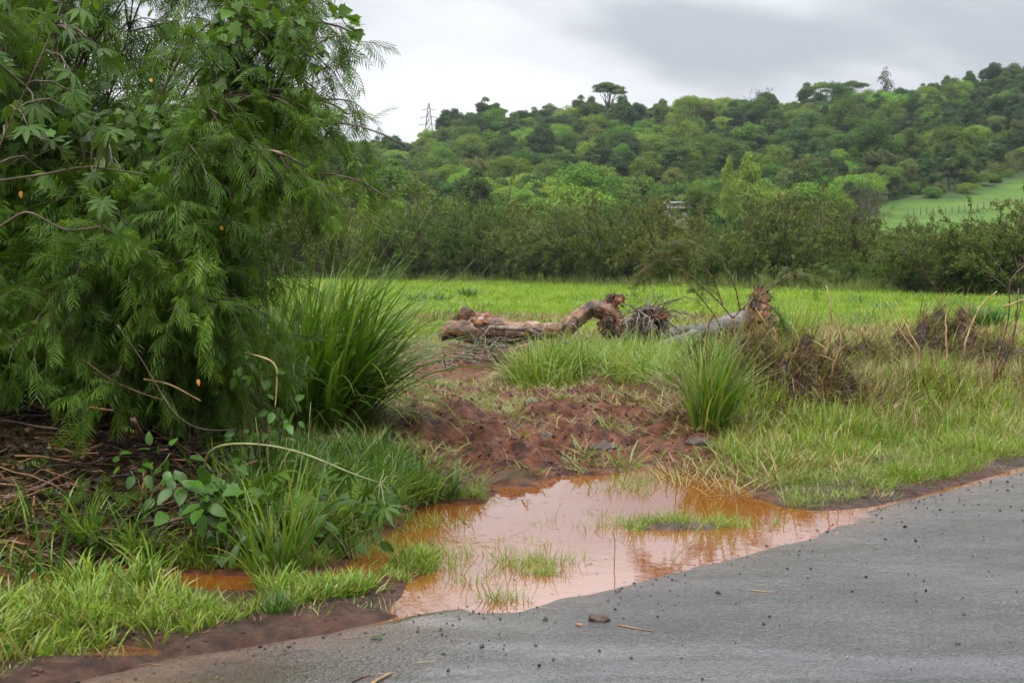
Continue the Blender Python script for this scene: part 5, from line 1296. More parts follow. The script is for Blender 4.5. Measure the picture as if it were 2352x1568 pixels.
# torn feathery boughs lying on the debris
def heap_xy(n):
    a = rng.uniform(0, 6.28, n); r = np.sqrt(rng.uniform(0, 1, n))
    x = CMB[0] + 0.15 + 1.9 * r * np.cos(a); y = CMB[1] - 0.1 + 1.1 * r * np.sin(a); return x, y
x, y = heap_xy(30); P = grow(np.stack([x, y, H(x, y) + 0.06], 1), nrm(np.stack([rng.normal(0.3, 0.8, 30), rng.normal(-0.5, 0.5, 30), rng.uniform(0.0, 0.5, 30)], 1)), rng.uniform(0.25, 0.6, 30), 8, 0.18, 0.1)
P[..., 2] = np.maximum(P[..., 2], H(P[..., 0].ravel(), P[..., 1].ravel()).reshape(P.shape[:2]) + 0.03)
mb = MB(); lp = P[:, 1:].reshape(-1, 3); lp = np.concatenate([lp, lp]); ld = nrm(np.concatenate([nrm(np.diff(P, axis=1)).reshape(-1, 3)] * 2) * 0.5 + rng.normal(0, 0.55, lp.shape))
lf = leuc_leaf(7, 0.16, 0.075, 0.0075); mb.add(*place(lf[0], lf[1], frames(ld, roll=rng.normal(0, 0.6, len(lp))) * rng.uniform(0.6, 1.1, len(lp))[:, None, None], lp))
tag(mb.build('torn_foliage', BUSHLEAF), 'torn feathery green foliage lying tangled over the debris heap', kind='stuff')
# ------------------------------------------------------------------ flood debris heap below the bush
def heap_pts(n):
    a = rng.uniform(0, 6.28, n); r = np.sqrt(rng.uniform(0, 1, n))
    x = CMB[0] + 0.1 + 1.9 * r * np.cos(a); y = CMB[1] - 0.1 + 1.1 * r * np.sin(a)
    return np.stack([x, y, H(x, y)], 1)
LITTER = leaf_mat('wet_litter', [(0.010, 0.006, 0.004), (0.024, 0.012, 0.007), (0.055, 0.028, 0.013), (0.12, 0.065, 0.026)], 0.4, 0.1)
p = heap_pts(6000); n = len(p); p[:, 2] += rng.uniform(0, 0.05, n)
dv = nrm(rng.normal(0, 1, (n, 3)) * (1, 0.7, 0.25)); M_ = frames(dv, nrm(rng.normal(0, 0.6, (n, 3)) + (0, -0.3, 1))) * rng.uniform(0.03, 0.08, n)[:, None, None]
mb = MB(); mb.add(*place(np.array([(0, 0, 0), (0.3, 0.45, 0.05), (0, 1, -0.1), (-0.3, 0.45, 0.05)], float), [np.array([[0, 1, 2, 3]])], M_, p))
V, f = blades(p[:3000] + (0, 0, 0.03), rng.uniform(0.1, 0.45, 3000), rng.uniform(0.004, 0.009, 3000), rng.uniform(0, 6.28, 3000), rng.uniform(1.1, 1.8, 3000), rng.uniform(-0.3, 0.5, 3000), 3); mb.add(V, f)
tag(mb.build('leaf_litter', LITTER), 'dark wet leaf litter matted on the flood debris heap', kind='stuff')
tb = MB()
for j in range(800):
    q = heap_pts(1)[0] + (0, 0, rng.uniform(0.0, 0.12)); a = rng.normal(0, 0.6) + (math.pi if rng.uniform() < .5 else 0); L = rng.uniform(0.12, 0.6)
    v_ = np.array([math.cos(a), math.sin(a) * 0.6, rng.normal(0, 0.22)]) * L
    tb.add(*tubes(limb_poly(q - v_ / 2, q + v_ / 2, 5, 0.03, 0.06), np.linspace(rng.uniform(0.003, 0.008), 0.002, 5), 5))
tag(tb.build('small_sticks', rough_mat('small_stick', [(0.2, (0.012, 0.007, 0.005)), (0.5, (0.045, 0.020, 0.010)), (0.85, (0.18, 0.085, 0.035))], 3, 3, 0.4, 0.2, island=0.9)), 'countless small broken sticks in the flood debris heap', kind='stuff')
STK = [([(-10,1152),(60,1130),(142,1095)], 7.6, 0.030, WETSTICK, 'thickest orange-brown stick poking from the debris at the left edge'),
 ([(10,1140),(60,1118),(100,1100)], 7.7, 0.010, ORANGESTICK, 'thin stick lying along the thickest stick'),
 ([(305,960),(318,985),(330,1012)], 7.9, 0.026, WETSTICK, 'short stout stump of a branch upright in the debris'),
 ([(326,1045),(332,1100),(325,1140),(318,1172)], 7.6, 0.013, ORANGESTICK, 'upright orange stick with a yellow leaf on the debris heap'),
 ([(76,1190),(77,1160),(79,1135)], 7.5, 0.013, ORANGESTICK, 'short upright stick stub below the thickest stick'),
 ([(168,1040),(210,1028),(258,1008)], 7.8, 0.012, ORANGESTICK, 'orange stick slanting up in the middle of the debris'),
 ([(0,1085),(40,1068),(78,1045)], 7.8, 0.010, ORANGESTICK, 'slanting stick above the thickest stick at the left edge'),
 ([(100,970),(130,1000),(158,1022)], 8.0, 0.011, WETSTICK, 'dark pointed stick leaning left out of the debris'),
 ([(110,1008),(116,1035),(140,1055)], 7.9, 0.008, ORANGESTICK, 'hooked orange twig on the debris heap'),
 ([(210,1045),(270,1040),(330,1030),(395,1020)], 7.7, 0.014, WETSTICK, 'long dark branch lying across the debris heap'),
 ([(205,935),(230,938),(262,942)], 8.2, 0.015, ORANGESTICK, 'splintered orange wood piece high on the debris'),
 ([(75,672),(110,720),(150,765),(185,800)], 8.5, 0.007, WETSTICK, 'straight brown stalk slanting through the shade of the bush'),
 ([(200,830),(250,870),(330,905),(380,918)], 8.3, 0.007, WETSTICK, 'long bent stalk lying above the debris heap'),
 ([(330,870),(390,880),(462,920)], 8.3, 0.009, TANSTICK, 'pale split cane pointing right below the bush'),
 ([(560,808),(600,818),(637,832),(636,880),(632,935)], 8.3, 0.008, TANSTICK, 'bent dry reed folded at a sharp corner beside the grass clump'),
 ([(150,690),(160,740),(170,800)], 8.3, 0.010, STEM, 'grey bare stem hanging inside the bush'),
 ([(270,745),(330,830),(380,920),(420,975),(480,992),(540,985)], 8.1, 0.006, STEM, 'long curved thin branch sweeping down before the bush'),
 ([(280,1270),(380,1240),(460,1228),(560,1232)], 7.3, 0.010, ORANGESTICK, 'long stick at the foot of the debris heap above the ditch water'),
 ([(180,1255),(250,1238),(340,1222)], 7.35, 0.008, WETSTICK, 'dark thin stick at the foot of the debris heap'),
 ([(700,1000),(800,1020),(905,1035)], 10.5, 0.008, ORANGESTICK, 'thin reddish stalk lying under the large grass clump')]
for pp, d, r, m, lb in STK:
    r = r * 0.72; Q = []
    for a, b in pp:
        q = at(a, b, d)
        if b > 925 and d < 9:                      # rests on the heap: follow the line of sight down to its surface
            dd = np.arange(7.0, 10.0, 0.02); t_ = np.array(ray(a, b)); L_ = np.outer(dd / t_[1], t_) + (0, 0, CAM_H)
            hit = np.nonzero(L_[:, 2] <= H(L_[:, 0], L_[:, 1]) + r * 0.8 + 0.02)[0]
            if len(hit): q = L_[hit[0]]
        Q.append(q)
    P = spline(Q, 16); P[1:-1] += rng.normal(0, r * 0.12, P[1:-1].shape)
    o = MB().add(*log_geo(P, [r, r * 0.9, r * 0.7], k=24, sides=9, amp=0.10, freq=12, seed=int(pp[0][0]) + 600)).build('broken_stick', m); tag(o, lb, 'stick', 'larger sticks of the flood debris')

# ------------------------------------------------------------------ big guinea grass clumps
def clump(name, label, c, n, L, w, spread, lean, bend, mat, seedstalks=0, az0=None, dry=0, k=7):
    c = np.asarray(c, float); e = empty(name, gz((c[0], c[1], 0))); tag(e, label, 'grass clump')
    a = rng.uniform(0, 6.28, n); r = spread * np.sqrt(rng.uniform(0, 1, n))
    x = c[0] + r * np.cos(a); y = c[1] + r * np.sin(a); b = np.stack([x, y, H(x, y) - 0.02], 1)
    az = a + rng.normal(0, 0.7, n)
    if az0 is not None:
        m = rng.uniform(size=n) < 0.45; az = np.where(m, rng.normal(az0, 0.7, n), az)
    V, f = blades(b, L * rng.uniform(0.5, 1.12, n), w * rng.uniform(0.6, 1.25, n), az, np.abs(rng.normal(*lean, n)), rng.uniform(*bend, n), k, 0.35)
    tag(MB().add(V, f).build('blades', mat, e), kind='stuff')
    if dry:
        a = rng.uniform(0, 6.28, dry); r = spread * 1.1 * np.sqrt(rng.uniform(0, 1, dry)); x = c[0] + r * np.cos(a); y = c[1] + r * np.sin(a)
        V, f = blades(np.stack([x, y, H(x, y)], 1), L * rng.uniform(0.2, 0.5, dry), w * rng.uniform(0.5, 1, dry), a + rng.normal(0, .6, dry), rng.uniform(0.5, 1.5, dry), rng.uniform(0.2, 1.0, dry), 4)
        tag(MB().add(V, f).build('dead_blades', GC['dry'], e), kind='stuff')
    if seedstalks:
        m = seedstalks; P = grow(np.repeat(gz((c[0], c[1], 0))[None], m, 0) + rng.normal(0, spread * .5, (m, 3)) * (1, 1, 0), nrm(np.stack([rng.normal(0.25, .3, m), rng.normal(0, .25, m), np.ones(m)], 1)), L * rng.uniform(0.95, 1.3, m), 9, 0.06, 0.02)
        tag(MB().add(*tubes(P, np.tile(np.linspace(0.004, 0.0015, 9), (m, 1)), 4)).build('seed_stalks', GREENSTEM, e), kind='stuff')
    return e
clump('guinea_grass', 'large dark green guinea grass clump arching over the red mud', (-1.80, 12.4), 1150, 1.7, 0.030, 0.50, (0.34, 0.30), (0.3, 1.9), GC['clump'], 26, -0.1, 260)
clump('guinea_grass', 'guinea grass tuft standing behind the large clump at the field edge', (-2.9, 19.5), 420, 1.35, 0.026, 0.35, (0.22, 0.2), (0.1, 0.9), GC['fresh'], 8)
clump('guinea_grass', 'upright green grass clump beside the flat stone at the puddle', g(1625, 1030) + (0.05, 0.25), 300, 0.95, 0.016, 0.16, (0.28, 0.26), (0.1, 1.1), GC['fresh'], 10, 0.2, 60)
clump('guinea_grass', 'wispy tall green grass clump behind the dark debris mound', g(1830, 830) + (0, 0.4), 360, 0.95, 0.014, 0.35, (0.25, 0.22), (0.1, 0.9), GC['fresh'], 12)
clump('guinea_grass', 'dark green tussock in the field behind the wide mound', g(2250, 775), 420, 0.75, 0.02, 0.45, (0.3, 0.25), (0.2, 1.1), GC['deep'])
clump('guinea_grass', 'green tussock left of the root ball in the open field', g(1075, 697) , 300, 0.6, 0.035, 0.35, (0.4, 0.3), (0.2, 1.0), GC['deep'])
clump('guinea_grass', 'low bluish green tussock in the field behind the large clump', g(985, 705), 320, 0.55, 0.03, 0.8, (0.6, 0.3), (0.3, 1.0), GC['deep'])
clump('guinea_grass', 'bleached grass tuft leaning at the top of the mud bank', g(1230, 915), 320, 0.55, 0.014, 0.22, (0.5, 0.3), (0.3, 1.3), GC['mixed'], 6, None, 60)
clump('guinea_grass', 'lush grass tuft right of the bleached one at the mud bank', g(1330, 920) + (0, .3), 320, 0.65, 0.014, 0.3, (0.4, 0.3), (0.3, 1.2), GC['fresh'], 10)
clump('guinea_grass', 'arching tall grass tuft on the bank in front of the debris heap', g(640, 1330), 80, 0.8, 0.015, 0.14, (0.25, 0.25), (0.2, 1.3), GC['fresh'], 6)
clump('guinea_grass', 'single arching grass tuft growing at the ditch water', g(345, 1345), 16, 0.55, 0.014, 0.08, (0.25, 0.25), (0.8, 2.0), GC['fresh'])
clump('guinea_grass', 'grass tuft bending left over the ditch water', g(200, 1345), 18, 0.5, 0.014, 0.15, (0.4, 0.25), (0.6, 1.6), GC['fresh'])
clump('guinea_grass', 'dark short rush tuft at the road edge mud', g(635, 1418), 130, 0.14, 0.005, 0.06, (0.35, 0.3), (0.1, 0.8), GC['deep'])

# ------------------------------------------------------------------ grass carpets
def inpoly(xy, pp): return poly_sd(xy[:, 0], xy[:, 1], g(*np.array(pp).T)) < 0
TALL = [(1190,930),(1230,880),(1330,852),(1500,852),(1660,872),(1720,910),(1700,1000),(1600,965),(1450,935),(1260,935)]
bb = g(*np.array(TALL).T); lo, hi = bb.min(0), bb.max(0)
xy = rng.uniform(lo, hi, (4200, 2)); xy = xy[inpoly(xy, TALL)]; xy = xy[rng.uniform(size=len(xy)) < 0.55 + 0.9 * fbm(xy * 1.3, 2, 305)]
strew('tall_grass', [tuft('tg%d' % j, GC['fresh' if j < 3 else 'mixed'], 11, 0.62, 0.012, 0.14, (0.05, 0.9), (0.2, 1.8), 4) for j in range(5)], xy, 0.45, 1.25, 'lush knee-high grass between the mud bank and the logs')
# right verge, short grass
xy = rng.uniform((0.9, 8.5), (9.5, 19), (56000, 2)); h_, dp, dr, mud_, vg = H(xy[:, 0], xy[:, 1], True)
wet = dp
ok = (dr > 0.22 + 0.15 * fbm(xy * 2, 2, 300)) & (dr < 4.3) & (dp > 0.02) & (mud_ < 0.35) & (xy[:, 0] < 0.40 * xy[:, 1] + 0.5) & ~inpoly(xy, TALL)
ok &= rng.uniform(size=len(xy)) < (0.35 + 0.65 * sstep(-0.02, 0.025, h_)) * (0.72 + 1.2 * fbm(xy * 1.3, 3, 310)) * (1 - 0.45 * sstep(1.6, 2.6, dr))
xv = xy[ok]
for c_, a_, b_ in ((c1, 0.9, 0.55), (c2, 1.15, 0.65), (c4, 0.95, 0.55), (c3, 0.6, 0.45)):
    xv = xv[(((xv[:, 0] - c_[0]) / a_) ** 2 + ((xv[:, 1] - c_[1]) / b_) ** 2 > 1) | (rng.uniform(size=len(xv)) < 0.12)]
dist_ = land(xv[:, 0], xv[:, 1])[1]
strew('verge_grass', [tuft('vg%d' % j, GC[('lime', 'mixed', 'mixed')[j % 3]], 12, 0.19, 0.007, 0.09, (0.05, 1.1), (0.2, 1.6)) for j in range(6)], xv, 0.45, 1.5, 'short wet grass of the verge right of the puddle', zmul=(0.6 + 0.65 * sstep(0.5, 2.4, dist_)) * (1 + 0.8 * fbm(xv * 2.4, 2, 312)))
xy = rng.uniform((1.2, 10.0), (9, 19), (15000, 2)); _, dr, dm = land(xy[:, 0], xy[:, 1])
ok = (dr > 0.7) & (dr < 4.8) & (dm > 0.1) & (rng.uniform(size=len(xy)) < (0.55 + 0.9 * fbm(xy * 0.9, 3, 320)) * (0.25 + 0.75 * sstep(1.2, 2.2, dr))) & (xy[:, 0] < 0.40 * xy[:, 1] + 0.5); xy = xy[ok]
strew('verge_straw', [tuft('vs%d' % j, GC['straw' if j else 'dry'], 14, 0.26, 0.008, 0.12, (0.8, 1.6), (0.0, 0.5)) for j in range(4)], xy, 0.6, 1.3, 'flattened brown straw left on the verge by the flood', tilt=0.12, dz=0.02)
xy = rng.uniform((1.3, 10.5), (8.5, 18.5), (5200, 2)); _, dr, dm = land(xy[:, 0], xy[:, 1])
ok = (dr > 1.25) & (dr < 5.0) & (dm > 0.15) & (xy[:, 0] < 0.40 * xy[:, 1] + 0.5) & (rng.uniform(size=len(xy)) < 0.30 + 0.9 * fbm(xy * 1.1, 3, 325)); xy = xy[ok]
strew('verge_weeds', [tuft('vw%d' % j, GC[('fresh', 'mixed', 'straw', 'dry')[j % 4]], 10, 0.46, 0.010, 0.10, (0.05, 1.2), (0.2, 1.7), 4) for j in range(8)], xy, 0.45, 1.2, 'ragged taller weeds and dead stems on the raised verge')
xy = rng.uniform((1.5, 11.5), (8, 17.5), (5200, 2)); _, dr, dm = land(xy[:, 0], xy[:, 1])
ok = (np.abs(xy[:, 1] - (14.0 + 0.62 * (xy[:, 0] - 1.9))) < 0.9) & (xy[:, 0] < 0.40 * xy[:, 1] + 0.5) & (rng.uniform(size=len(xy)) < 0.45 + 0.8 * fbm(xy * 1.6, 2, 326)); xy = xy[ok]
strew('flood_mat', [tuft('fm%d' % j, GC['dry' if j % 2 else 'straw'], 18, 0.34, 0.009, 0.14, (0.7, 1.7), (0.0, 0.6)) for j in range(4)], xy, 0.6, 1.3, 'matted brown flood straw along the raised verge', tilt=0.25, dz=0.05)
tb = MB()
for c_, rx, ry, n_ in ((c1, 1.1, 0.7, 90), (c2, 1.3, 0.8, 90), (c4, 1.2, 0.7, 70), (c3, 0.8, 0.6, 60)):
    for j in range(n_):
        x = np.array([c_[0] + rx * rng.normal(0, 0.5)]); y = np.array([c_[1] + ry * rng.normal(0, 0.5)]); p = np.array([x[0], y[0], H(x, y)[0] + rng.uniform(0.02, 0.3)])
        dv = rng.normal(0, 1, 3) * (1, 0.6, 0.7); dv = dv / np.linalg.norm(dv) * rng.uniform(0.15, 0.55)
        tb.add(*tubes(limb_poly(p, p + dv, 6, 0.06, 0.1), np.linspace(0.006, 0.002, 6), 4))
tag(tb.build('tangled_twigs', TWIG), 'thin bare twigs tangled through the flood debris on the verge', kind='stuff')
# left shoulder: broad bladed grass between ditch and road
xy = rng.uniform((-4.6, 5.0), (-0.35, 9.4), (22000, 2)); dp, dr, dm = land(xy[:, 0], xy[:, 1])
shoulder = (dr > 0.11 + 0.20 * sstep(-1.9, -0.6, xy[:, 0]) + 0.16 * fbm(xy * 1.8, 2, 330)) & (dp > 0.0) & (xy[:, 1] < 7.75 + 0.0 * xy[:, 0])
shoulder &= ~((xy[:, 0] < -1.55) & (dr < 0.30)) 
ok = shoulder & (rng.uniform(size=len(xy)) < 0.5 + 1.3 * fbm(xy * 2.2, 3, 340)); xs_ = xy[ok]
side_ = sstep(-0.9, -2.0, xs_[:, 0])
strew('shoulder_grass', [tuft('lg%d' % j, GC[('lime', 'fresh', 'mixed')[j % 3]], 10, 0.18, 0.012, 0.06, (0.1, 0.7), (0.3, 1.6), 4) for j in range(6)], xs_, 0.6, 1.2, 'lime green broad-bladed grass between the ditch and the road', zmul=(0.55 + 0.45 * side_) * (1 + 0.9 * fbm(xs_ * 3.5, 2, 345)))
# bank below the debris heap, and around the puddle's left shore
xy = rng.uniform((-4.2, 7.0), (-0.4, 10.8), (15000, 2)); dp, dr, dm = land(xy[:, 0], xy[:, 1])
ok = (dr > 1.6) & (dp > 0.0) & (dm > -0.05) & (dp < 1.6) & (rng.uniform(size=len(xy)) < 0.50 + 0.5 * fbm(xy * 1.6, 2, 350) - 0.85 * (xy[:, 0] < -1.62) * (dp > 0.08)); xb = xy[ok]
strew('bank_grass', [tuft('bg%d' % j, GC[('fresh', 'deep', 'clump')[j % 3]], 10, 0.32, 0.012, 0.08, (0.05, 0.8), (0.3, 1.7), 4) for j in range(6)], xb, 0.45, 1.35, 'fresh grass on the bank between the bush and the puddle')
# grass left of the mud, in front of and around the big clump
xy = rng.uniform((-3.2, 10), (-0.2, 17), (6000, 2)); dp, dr, dm = land(xy[:, 0], xy[:, 1])
ok = (dm > -0.1) & (dp > 0.4) & (rng.uniform(size=len(xy)) < 0.7) & ~((xy[:, 0] > -1.1) & (dm < 0.25)); xy = xy[ok]
strew('trampled_grass', [tuft('tr%d' % j, GC['mixed' if j % 2 else 'straw'], 12, 0.25, 0.009, 0.1, (0.4, 1.4), (0.1, 0.8)) for j in range(4)], xy, 0.6, 1.3, 'trampled muddy grass beside the large clump')
# scraps of flattened grass on the mud bank
xy = rng.uniform((-1.8, 9.2), (1.7, 17.5), (9000, 2)); _, dp, dr, mud_, _ = H(xy[:, 0], xy[:, 1], True)
ok = (mud_ > 0.3) & (dp > 0.05) & (rng.uniform(size=len(xy)) < np.clip(0.05 + 1.3 * (fbm(xy * 1.4, 3, 360) - 0.10), 0.03, 1) + 0.25 * sstep(14, 16.5, xy[:, 1])); xy = xy[ok]
strew('mud_grass', [tuft('mg%d' % j, GC['mixed' if j % 2 else 'straw'], 9, 0.20, 0.008, 0.08, (0.7, 1.5), (0.0, 0.6)) for j in range(4)], xy, 0.5, 1.2, 'flattened muddy grass scraps strewn over the mud bank', tilt=0.15, dz=0.01)
# thin scraps along the muddy road edge
xy = rng.uniform((-4, 5), (4.5, 12), (16000, 2)); dp, dr, dm = land(xy[:, 0], xy[:, 1])
ok = (dr > 0.02) & (dr < 0.75) & (dp > 0.0) & (rng.uniform(size=len(xy)) < 0.22 + 0.8 * fbm(xy * 2.6, 3, 380)); xy = xy[ok]
strew('edge_scraps', [tuft('es%d' % j, GC['mixed' if j % 2 else 'dry'], 8, 0.10, 0.006, 0.05, (0.3, 1.5), (0.0, 0.8)) for j in range(4)], xy, 0.5, 1.2, 'sparse weeds and straw scraps in the mud along the road edge', tilt=0.15)
# grass growing out of the puddle
ISL = [((1545, 1200), 0.42, 0.10, 300), ((1000, 1290), 0.16, 0.14, 60), ((1215, 1285), 0.20, 0.10, 80), ((1235, 1312), 0.12, 0.06, 40), ((1130, 1370), 0.16, 0.05, 34), ((1080, 1330), 0.15, 0.08, 20), ((1160, 1240), 0.3, 0.2, 16), ((1400, 1200), 0.5, 0.3, 24), ((1440, 1120), 0.28, 0.22, 60), ((1060, 1270), 0.22, 0.06, 20), ((1480, 1100), 0.3, 0.15, 40), ((960, 1200), 0.25, 0.2, 60), ((1700, 1200), 0.3, 0.12, 40), ((870, 1260), 0.3, 0.2, 80), ((1090, 1145), 0.1, 0.06, 40)]
pts = np.concatenate([g(*c_) + rng.normal(0, 1, (n_, 2)) * (rx * 0.5, ry * 0.5 * 1.8) for c_, rx, ry, n_ in ISL])
zz_ = np.maximum(H(pts[:, 0], pts[:, 1]), WATER_Z - 0.02)
n = len(pts); s = rng.uniform(0.4, 1.0, n)
pg = [tuft('pg%d' % j, GC['fresh' if j % 2 else 'mixed'], 7, 0.17, 0.006, 0.04, (0.2, 1.3), (0.1, 1.2), 4) for j in range(4)]
scatter('puddle_grass', proto_collection('puddle_tuft', pg), np.column_stack([pts, zz_]), np.column_stack([rng.normal(0, .2, (n, 2)), rng.uniform(0, 6.28, n)]), np.repeat(s[:, None], 3, 1), rng.integers(0, 4, n), 'wisps of grass standing out of the muddy puddle')
# low soil islet carrying the largest tuft
def islet(c, rx, ry, h, label):
    m, k = 26, 8; th = np.linspace(0, 2 * np.pi, m, endpoint=False); t = np.linspace(0.03, 1.25, k)
    w = 1 + 0.25 * fbm(np.stack([np.cos(th) * 2 + c[0], np.sin(th) * 2], -1), 2, 7)
    x = c[0] + rx * t[:, None] * np.cos(th) * w; y = c[1] + ry * t[:, None] * np.sin(th) * w
    z = WATER_Z + h * (1 - t[:, None] ** 2) + 0.02 * fbm(np.stack([x, y], -1) * 9, 3, 8)
    V = np.stack([x, y, z], -1).reshape(-1, 3); i = np.arange(k - 1)[:, None] * m; j = np.arange(m)[None]; j2 = (j + 1) % m
    o = MB().add(V, [np.stack([i + j, i + m + j, i + m + j2, i + j2], -1).reshape(-1, 4)[:, ::-1], np.arange(m)[None]]).build('mud_islet', CLOD); tag(o, label, 'islet')
islet(g(1550, 1205), 0.28, 0.10, 0.03, 'small grassy mud islet in the right part of the puddle')
# mud clods breaking up the bank
def lump(name, seed):
    u = np.linspace(0, np.pi, 6); v = np.linspace(0, 2 * np.pi, 9, endpoint=False)
    d = np.stack([np.sin(u)[:, None] * np.cos(v), np.sin(u)[:, None] * np.sin(v), np.cos(u)[:, None] + 0 * v], -1).reshape(-1, 3)
    V = d * (1 + 0.55 * fbm(d * 1.8, 3, seed))[:, None] * (1, 0.8, 0.6)
    i = np.arange(5)[:, None] * 9; j = np.arange(9)[None]; j2 = (j + 1) % 9
    return MB().add(V, np.stack([i + j, i + 9 + j, i + 9 + j2, i + j2], -1).reshape(-1, 4)).mesh(name, [MUDLUMP])
MUDLUMP = rough_mat('mud_lump', [(0.3, (0.032, 0.012, 0.007)), (0.5, (0.080, 0.029, 0.015)), (0.75, (0.13, 0.054, 0.03))], 2.5, 5, 0.7, 0.5, 8, dist=0.1)
xy = rng.uniform((-1.8, 8.6), (1.9, 16), (16000, 2)); h_, dp, dr, mud_, _ = H(xy[:, 0], xy[:, 1], True)
ok = (mud_ > 0.4) & (dp > 0.03) & (rng.uniform(size=len(xy)) < 0.35 + 0.9 * fbm(xy * 2.2, 3, 370)); xy = xy[ok]
sh = rng.uniform((-4, 5), (3.5, 11), (22000, 2)); _, dp, dr, mud_, _ = H(sh[:, 0], sh[:, 1], True)
sh = sh[(dr > 0.0) & (dr < 0.5 + 0.35 * (sh[:, 0] < -0.3)) & (dp > 0.0) & (rng.uniform(size=len(sh)) < 0.75)]
xy = np.concatenate([xy, sh]); n = len(xy); s = np.minimum(rng.lognormal(-4.6, 0.5, n), 0.035); s[-len(sh):] *= 0.6
scatter('mud_lumps', proto_collection('mud_lump', [lump('lump%d' % j, 400 + 7 * j) for j in range(4)]), np.column_stack([xy, H(xy[:, 0], xy[:, 1])]), rng.uniform(-0.6, 6.28, (n, 3)) * (0.1, 0.1, 1), np.repeat(s[:, None], 3, 1), rng.integers(0, 4, n), 'wet crumbly clods of red mud on the bank and road edge')
# bits of straw and leaf floating on the puddle
fp = rng.uniform((-1.2, 6.6), (2.4, 10.8), (1500, 2)); dpf, drf, _ = land(fp[:, 0], fp[:, 1]); wgt = np.exp(dpf / 0.25) + 0.12
fp = fp[(dpf < -0.03) & (drf > -0.3) & (rng.uniform(size=len(fp)) < wgt)]; n = len(fp)
V, f = blades(np.column_stack([fp, np.full(n, WATER_Z + 0.003)]), rng.uniform(0.015, 0.09, n), rng.uniform(0.003, 0.009, n), rng.uniform(0, 6.28, n), rng.uniform(1.545, 1.565, n), rng.uniform(-0.01, 0.01, n), 3)
tag(MB().add(V, f).build('floating_scraps', GC['dry']), 'bits of straw and leaf floating on the muddy puddle', kind='stuff')
# floating twigs and wisps
for X, Y, L, lb in ((1410, 1290, 0.22, 'thin bent stem standing in the middle of the puddle'), (1540, 1300, 0.25, 'thin stick slanting out of the puddle near the road'), (1000, 1215, 0.2, 'thin forked weed stem standing in the left of the puddle')):
    b = g(X, Y); P = grow(np.array([[b[0], b[1], WATER_Z - 0.03]]), np.array([[rng.normal(0.2, .3), 0, 1.0]]), np.array([L]), 7, 0.2, 0.25)
    tag(MB().add(*tubes(P, np.full((1, 7), 0.003), 5)).build('weed_stem', GREENSTEM), lb, 'stem')

# ------------------------------------------------------------------ stones, clods, gravel
def stone(name, c, s, label, m, seed, z=None, cat='stone', amp=0.3):
    u = np.linspace(0, np.pi, 9); v = np.linspace(0, 2 * np.pi, 14, endpoint=False)
    d = np.stack([np.sin(u)[:, None] * np.cos(v), np.sin(u)[:, None] * np.sin(v), np.cos(u)[:, None] + 0 * v], -1).reshape(-1, 3)
    r = 1 + amp * fbm(d * 1.4, 2, seed) + amp * 0.4 * fbm(d * 4, 2, seed + 5)
    V = d * r[:, None] * np.array(s)
    zb = float(H(np.array([c[0]]), np.array([c[1]]))[0]) if z is None else z
    e_ = V + (c[0], c[1], zb + s[2] * 0.12)
    i = np.arange(8)[:, None] * 14; j = np.arange(14)[None]; j2 = (j + 1) % 14
    f = np.stack([i + j, i + 14 + j, i + 14 + j2, i + j2], -1).reshape(-1, 4)
    o = MB().add(e_, [f]).build(name, m, smooth=True); return tag(o, label, cat, 'stones and clods' if cat == 'stone' else None)
stone('field_stone', g(1600, 1052), (0.11, 0.08, 0.05), 'flat grey-brown stone under the grass clump at the puddle edge', STONE, 1)
stone('field_stone', g(1385, 1055), (0.13, 0.09, 0.04), 'long flat stone slab tilted in the mud bank', STONE, 2)
stone('field_stone', g(1225, 975), (0.10, 0.08, 0.06), 'dark stone half sunk high in the mud bank', STONE, 3)
stone('field_stone', g(1255, 1035), (0.09, 0.07, 0.05), 'rounded dark stone in the middle of the mud bank', STONE, 4)
stone('field_stone', g(870, 1000), (0.20, 0.16, 0.12), 'pale stone half hidden at the foot of the large grass clump', STONE, 5)
stone('field_stone', g(1080, 1058), (0.06, 0.05, 0.04), 'small stone low on the left of the mud bank', STONE, 6)
stone('field_stone', g(842, 1366), (0.025, 0.02, 0.018), 'small reddish pebble in the mud beside the road', CLOD, 7)
p = g(1376, 1420); stone('mud_clod', p, (0.055, 0.035, 0.020), 'dark clod of mud lying alone on the asphalt', CLOD, 8, float(road_pt(p[0], p[1])[0][0]), 'clod', 0.5)
p = g(1330, 1432); stone('mud_clod', p, (0.022, 0.014, 0.008), 'small orange mud crumb left of the dark clod', ORANGESTICK, 9, float(road_pt(p[0], p[1])[0][0]), 'clod', 0.4)
